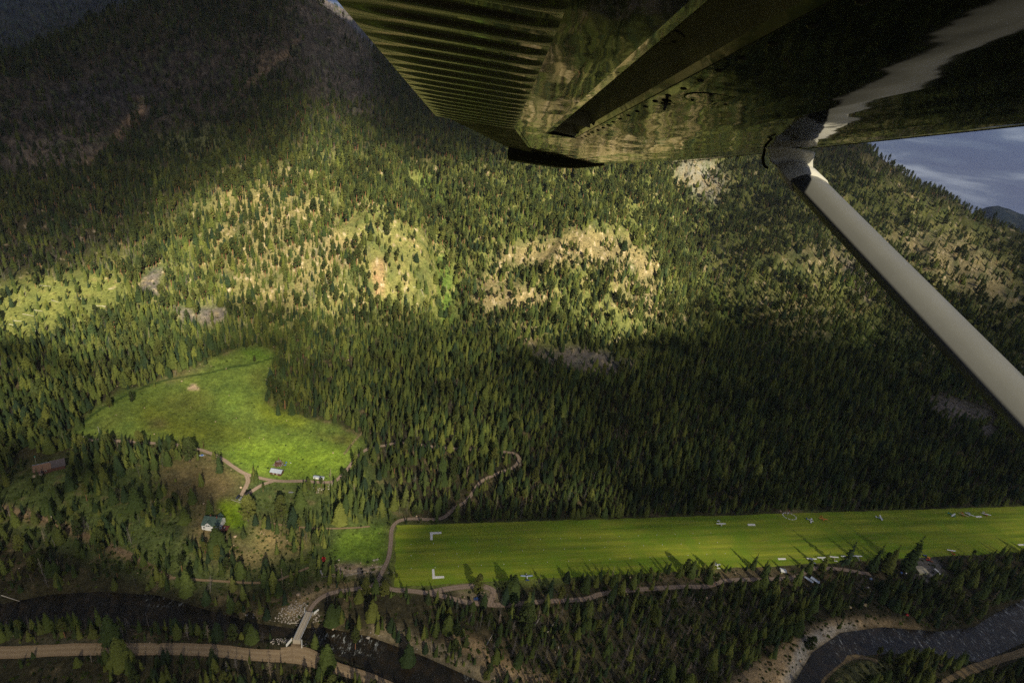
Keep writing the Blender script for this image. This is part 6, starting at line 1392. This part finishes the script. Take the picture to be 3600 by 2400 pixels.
for t in np.linspace(0, 6.283, 19)[:-1]: rings.append([( (2.4 + .5 * math.cos(q)) * math.cos(t), (1.2 + .5 * math.cos(q)) * math.sin(t), .5 + .5 * math.sin(q)) for q in np.linspace(0, 6.283, 9)[:-1]])
rings.append(rings[0]); mb.loft(rings, caps=False); mb.box((0, 0, .25), (4.2, 2.0, .2)); o = mb.build('raft', M_redp); o.location = spot(1138, 1966); o.rotation_euler = (0, 0, R(118)); tag(o, 'red inflatable raft lying in the grass', 'raft')
p = spot(1130, 2016); o = empty('woodshed', p, 0.1, 'small grey plank shed left of the bare turning ground', 'shed'); MB().box((0, 0, 1.0), (3.2, 3.2, 2.2)).build('wall', M_grey, o); MB().box((0, 0, 2.2), (3.7, 3.7, .18)).build('roof', M_silver, o)
boulder(1191, 1968, 1.8, 'pale stump like boulder in the lawn right of the raft', M_stone, 66)
for px, py, rz, s, lb in ((708, 1602, .4, 1.0, 'blue and grey flat trailer beside the lane bend'), (1022, 1731, .2, .8, 'grey flat trailer in the grass below the lane'), (345, 1595, .6, .8, 'white flat trailer among the trees right of the lodge')):
    p = spot(px, py); o = empty('flat_trailer', p, rz, lb, 'trailer'); o.scale = (s, s, s); MB().box((0, 0, .7), (5.0, 2.2, .25)).build('bed', M_steel if s == 1 else M_silver, o); MB().box((3.2, 0, .6), (1.6, .14, .14)).build('drawbar', M_steel, o)
    for s_ in (-1, 1): MB().cyl((-.6, s_ * .95, .35), (-.6, s_ * 1.15, .35), .35, .35, 10).build('wheel', M_rubber, o)
    if s == 1: MB().box((.6, .2, 1.0), (2.0, 1.6, .4)).build('load', M_tarp, o)
# fallen logs
rl = random.Random(3); LOGS = []
for k in range(16): LOGS.append((rl.uniform(40, 440), rl.uniform(1000, 1170), rl.uniform(8, 17), 'pale fallen trunk lying in the grassy clearing on the left bench', 0))
for k in range(10): LOGS.append((rl.uniform(1000, 1500), rl.uniform(760, 1050), rl.uniform(8, 15), 'bleached fallen trunk on the sunlit left hill', 1))
for k in range(12): LOGS.append((rl.uniform(2540, 2980), rl.uniform(760, 1120), rl.uniform(9, 17), 'bleached fallen trunk on the sparse slope behind the strut', 1))
for k in range(8): LOGS.append((rl.uniform(3150, 3550), rl.uniform(700, 860), rl.uniform(9, 16), 'bleached fallen trunk high on the right hand ridge', 1))
for k in range(7): LOGS.append((rl.uniform(1700, 2500), rl.uniform(2150, 2320), rl.uniform(7, 12), 'grey fallen trunk in the thin wood above the sandy bank', 1))
LOGS += [(300, 1537, 9, 'pale drift log at the left tip of the meadow', 0), (195, 1820, 11, 'pale fallen trunk beside the river trail at left', 0), (1050, 2190, 12, 'squared timber at the water edge left of the bridge', 0), (40, 2105, 14, 'pale log lying by the left river bend', 0)]
for px, py, L_, lb, md in LOGS:
    p = spot(px, py); a_ = (rl.uniform(-.25, .25) if md == 0 else rl.uniform(-1.4, 1.4)); d_ = Vector((math.cos(a_), math.sin(a_), 0)) * L_ / 2
    e0, e1 = p - d_, p + d_; z0, z1 = (float(q) for q in height(np.array([e0.x, e1.x]), np.array([e0.y, e1.y]))); mb = MB(); mb.tube([(-d_.x, -d_.y, z0 - p.z + .35), (0, 0, max(.3, (z0 + z1) / 2 - p.z + .3)), (d_.x, d_.y, z1 - p.z + .25)], [.36, .28, .13], 7)
    o = mb.build('fallen_log', M_log); o.location = p; tag(o, lb, 'log', 'fallen logs' if sum(q[3] == lb for q in LOGS) > 1 else None)
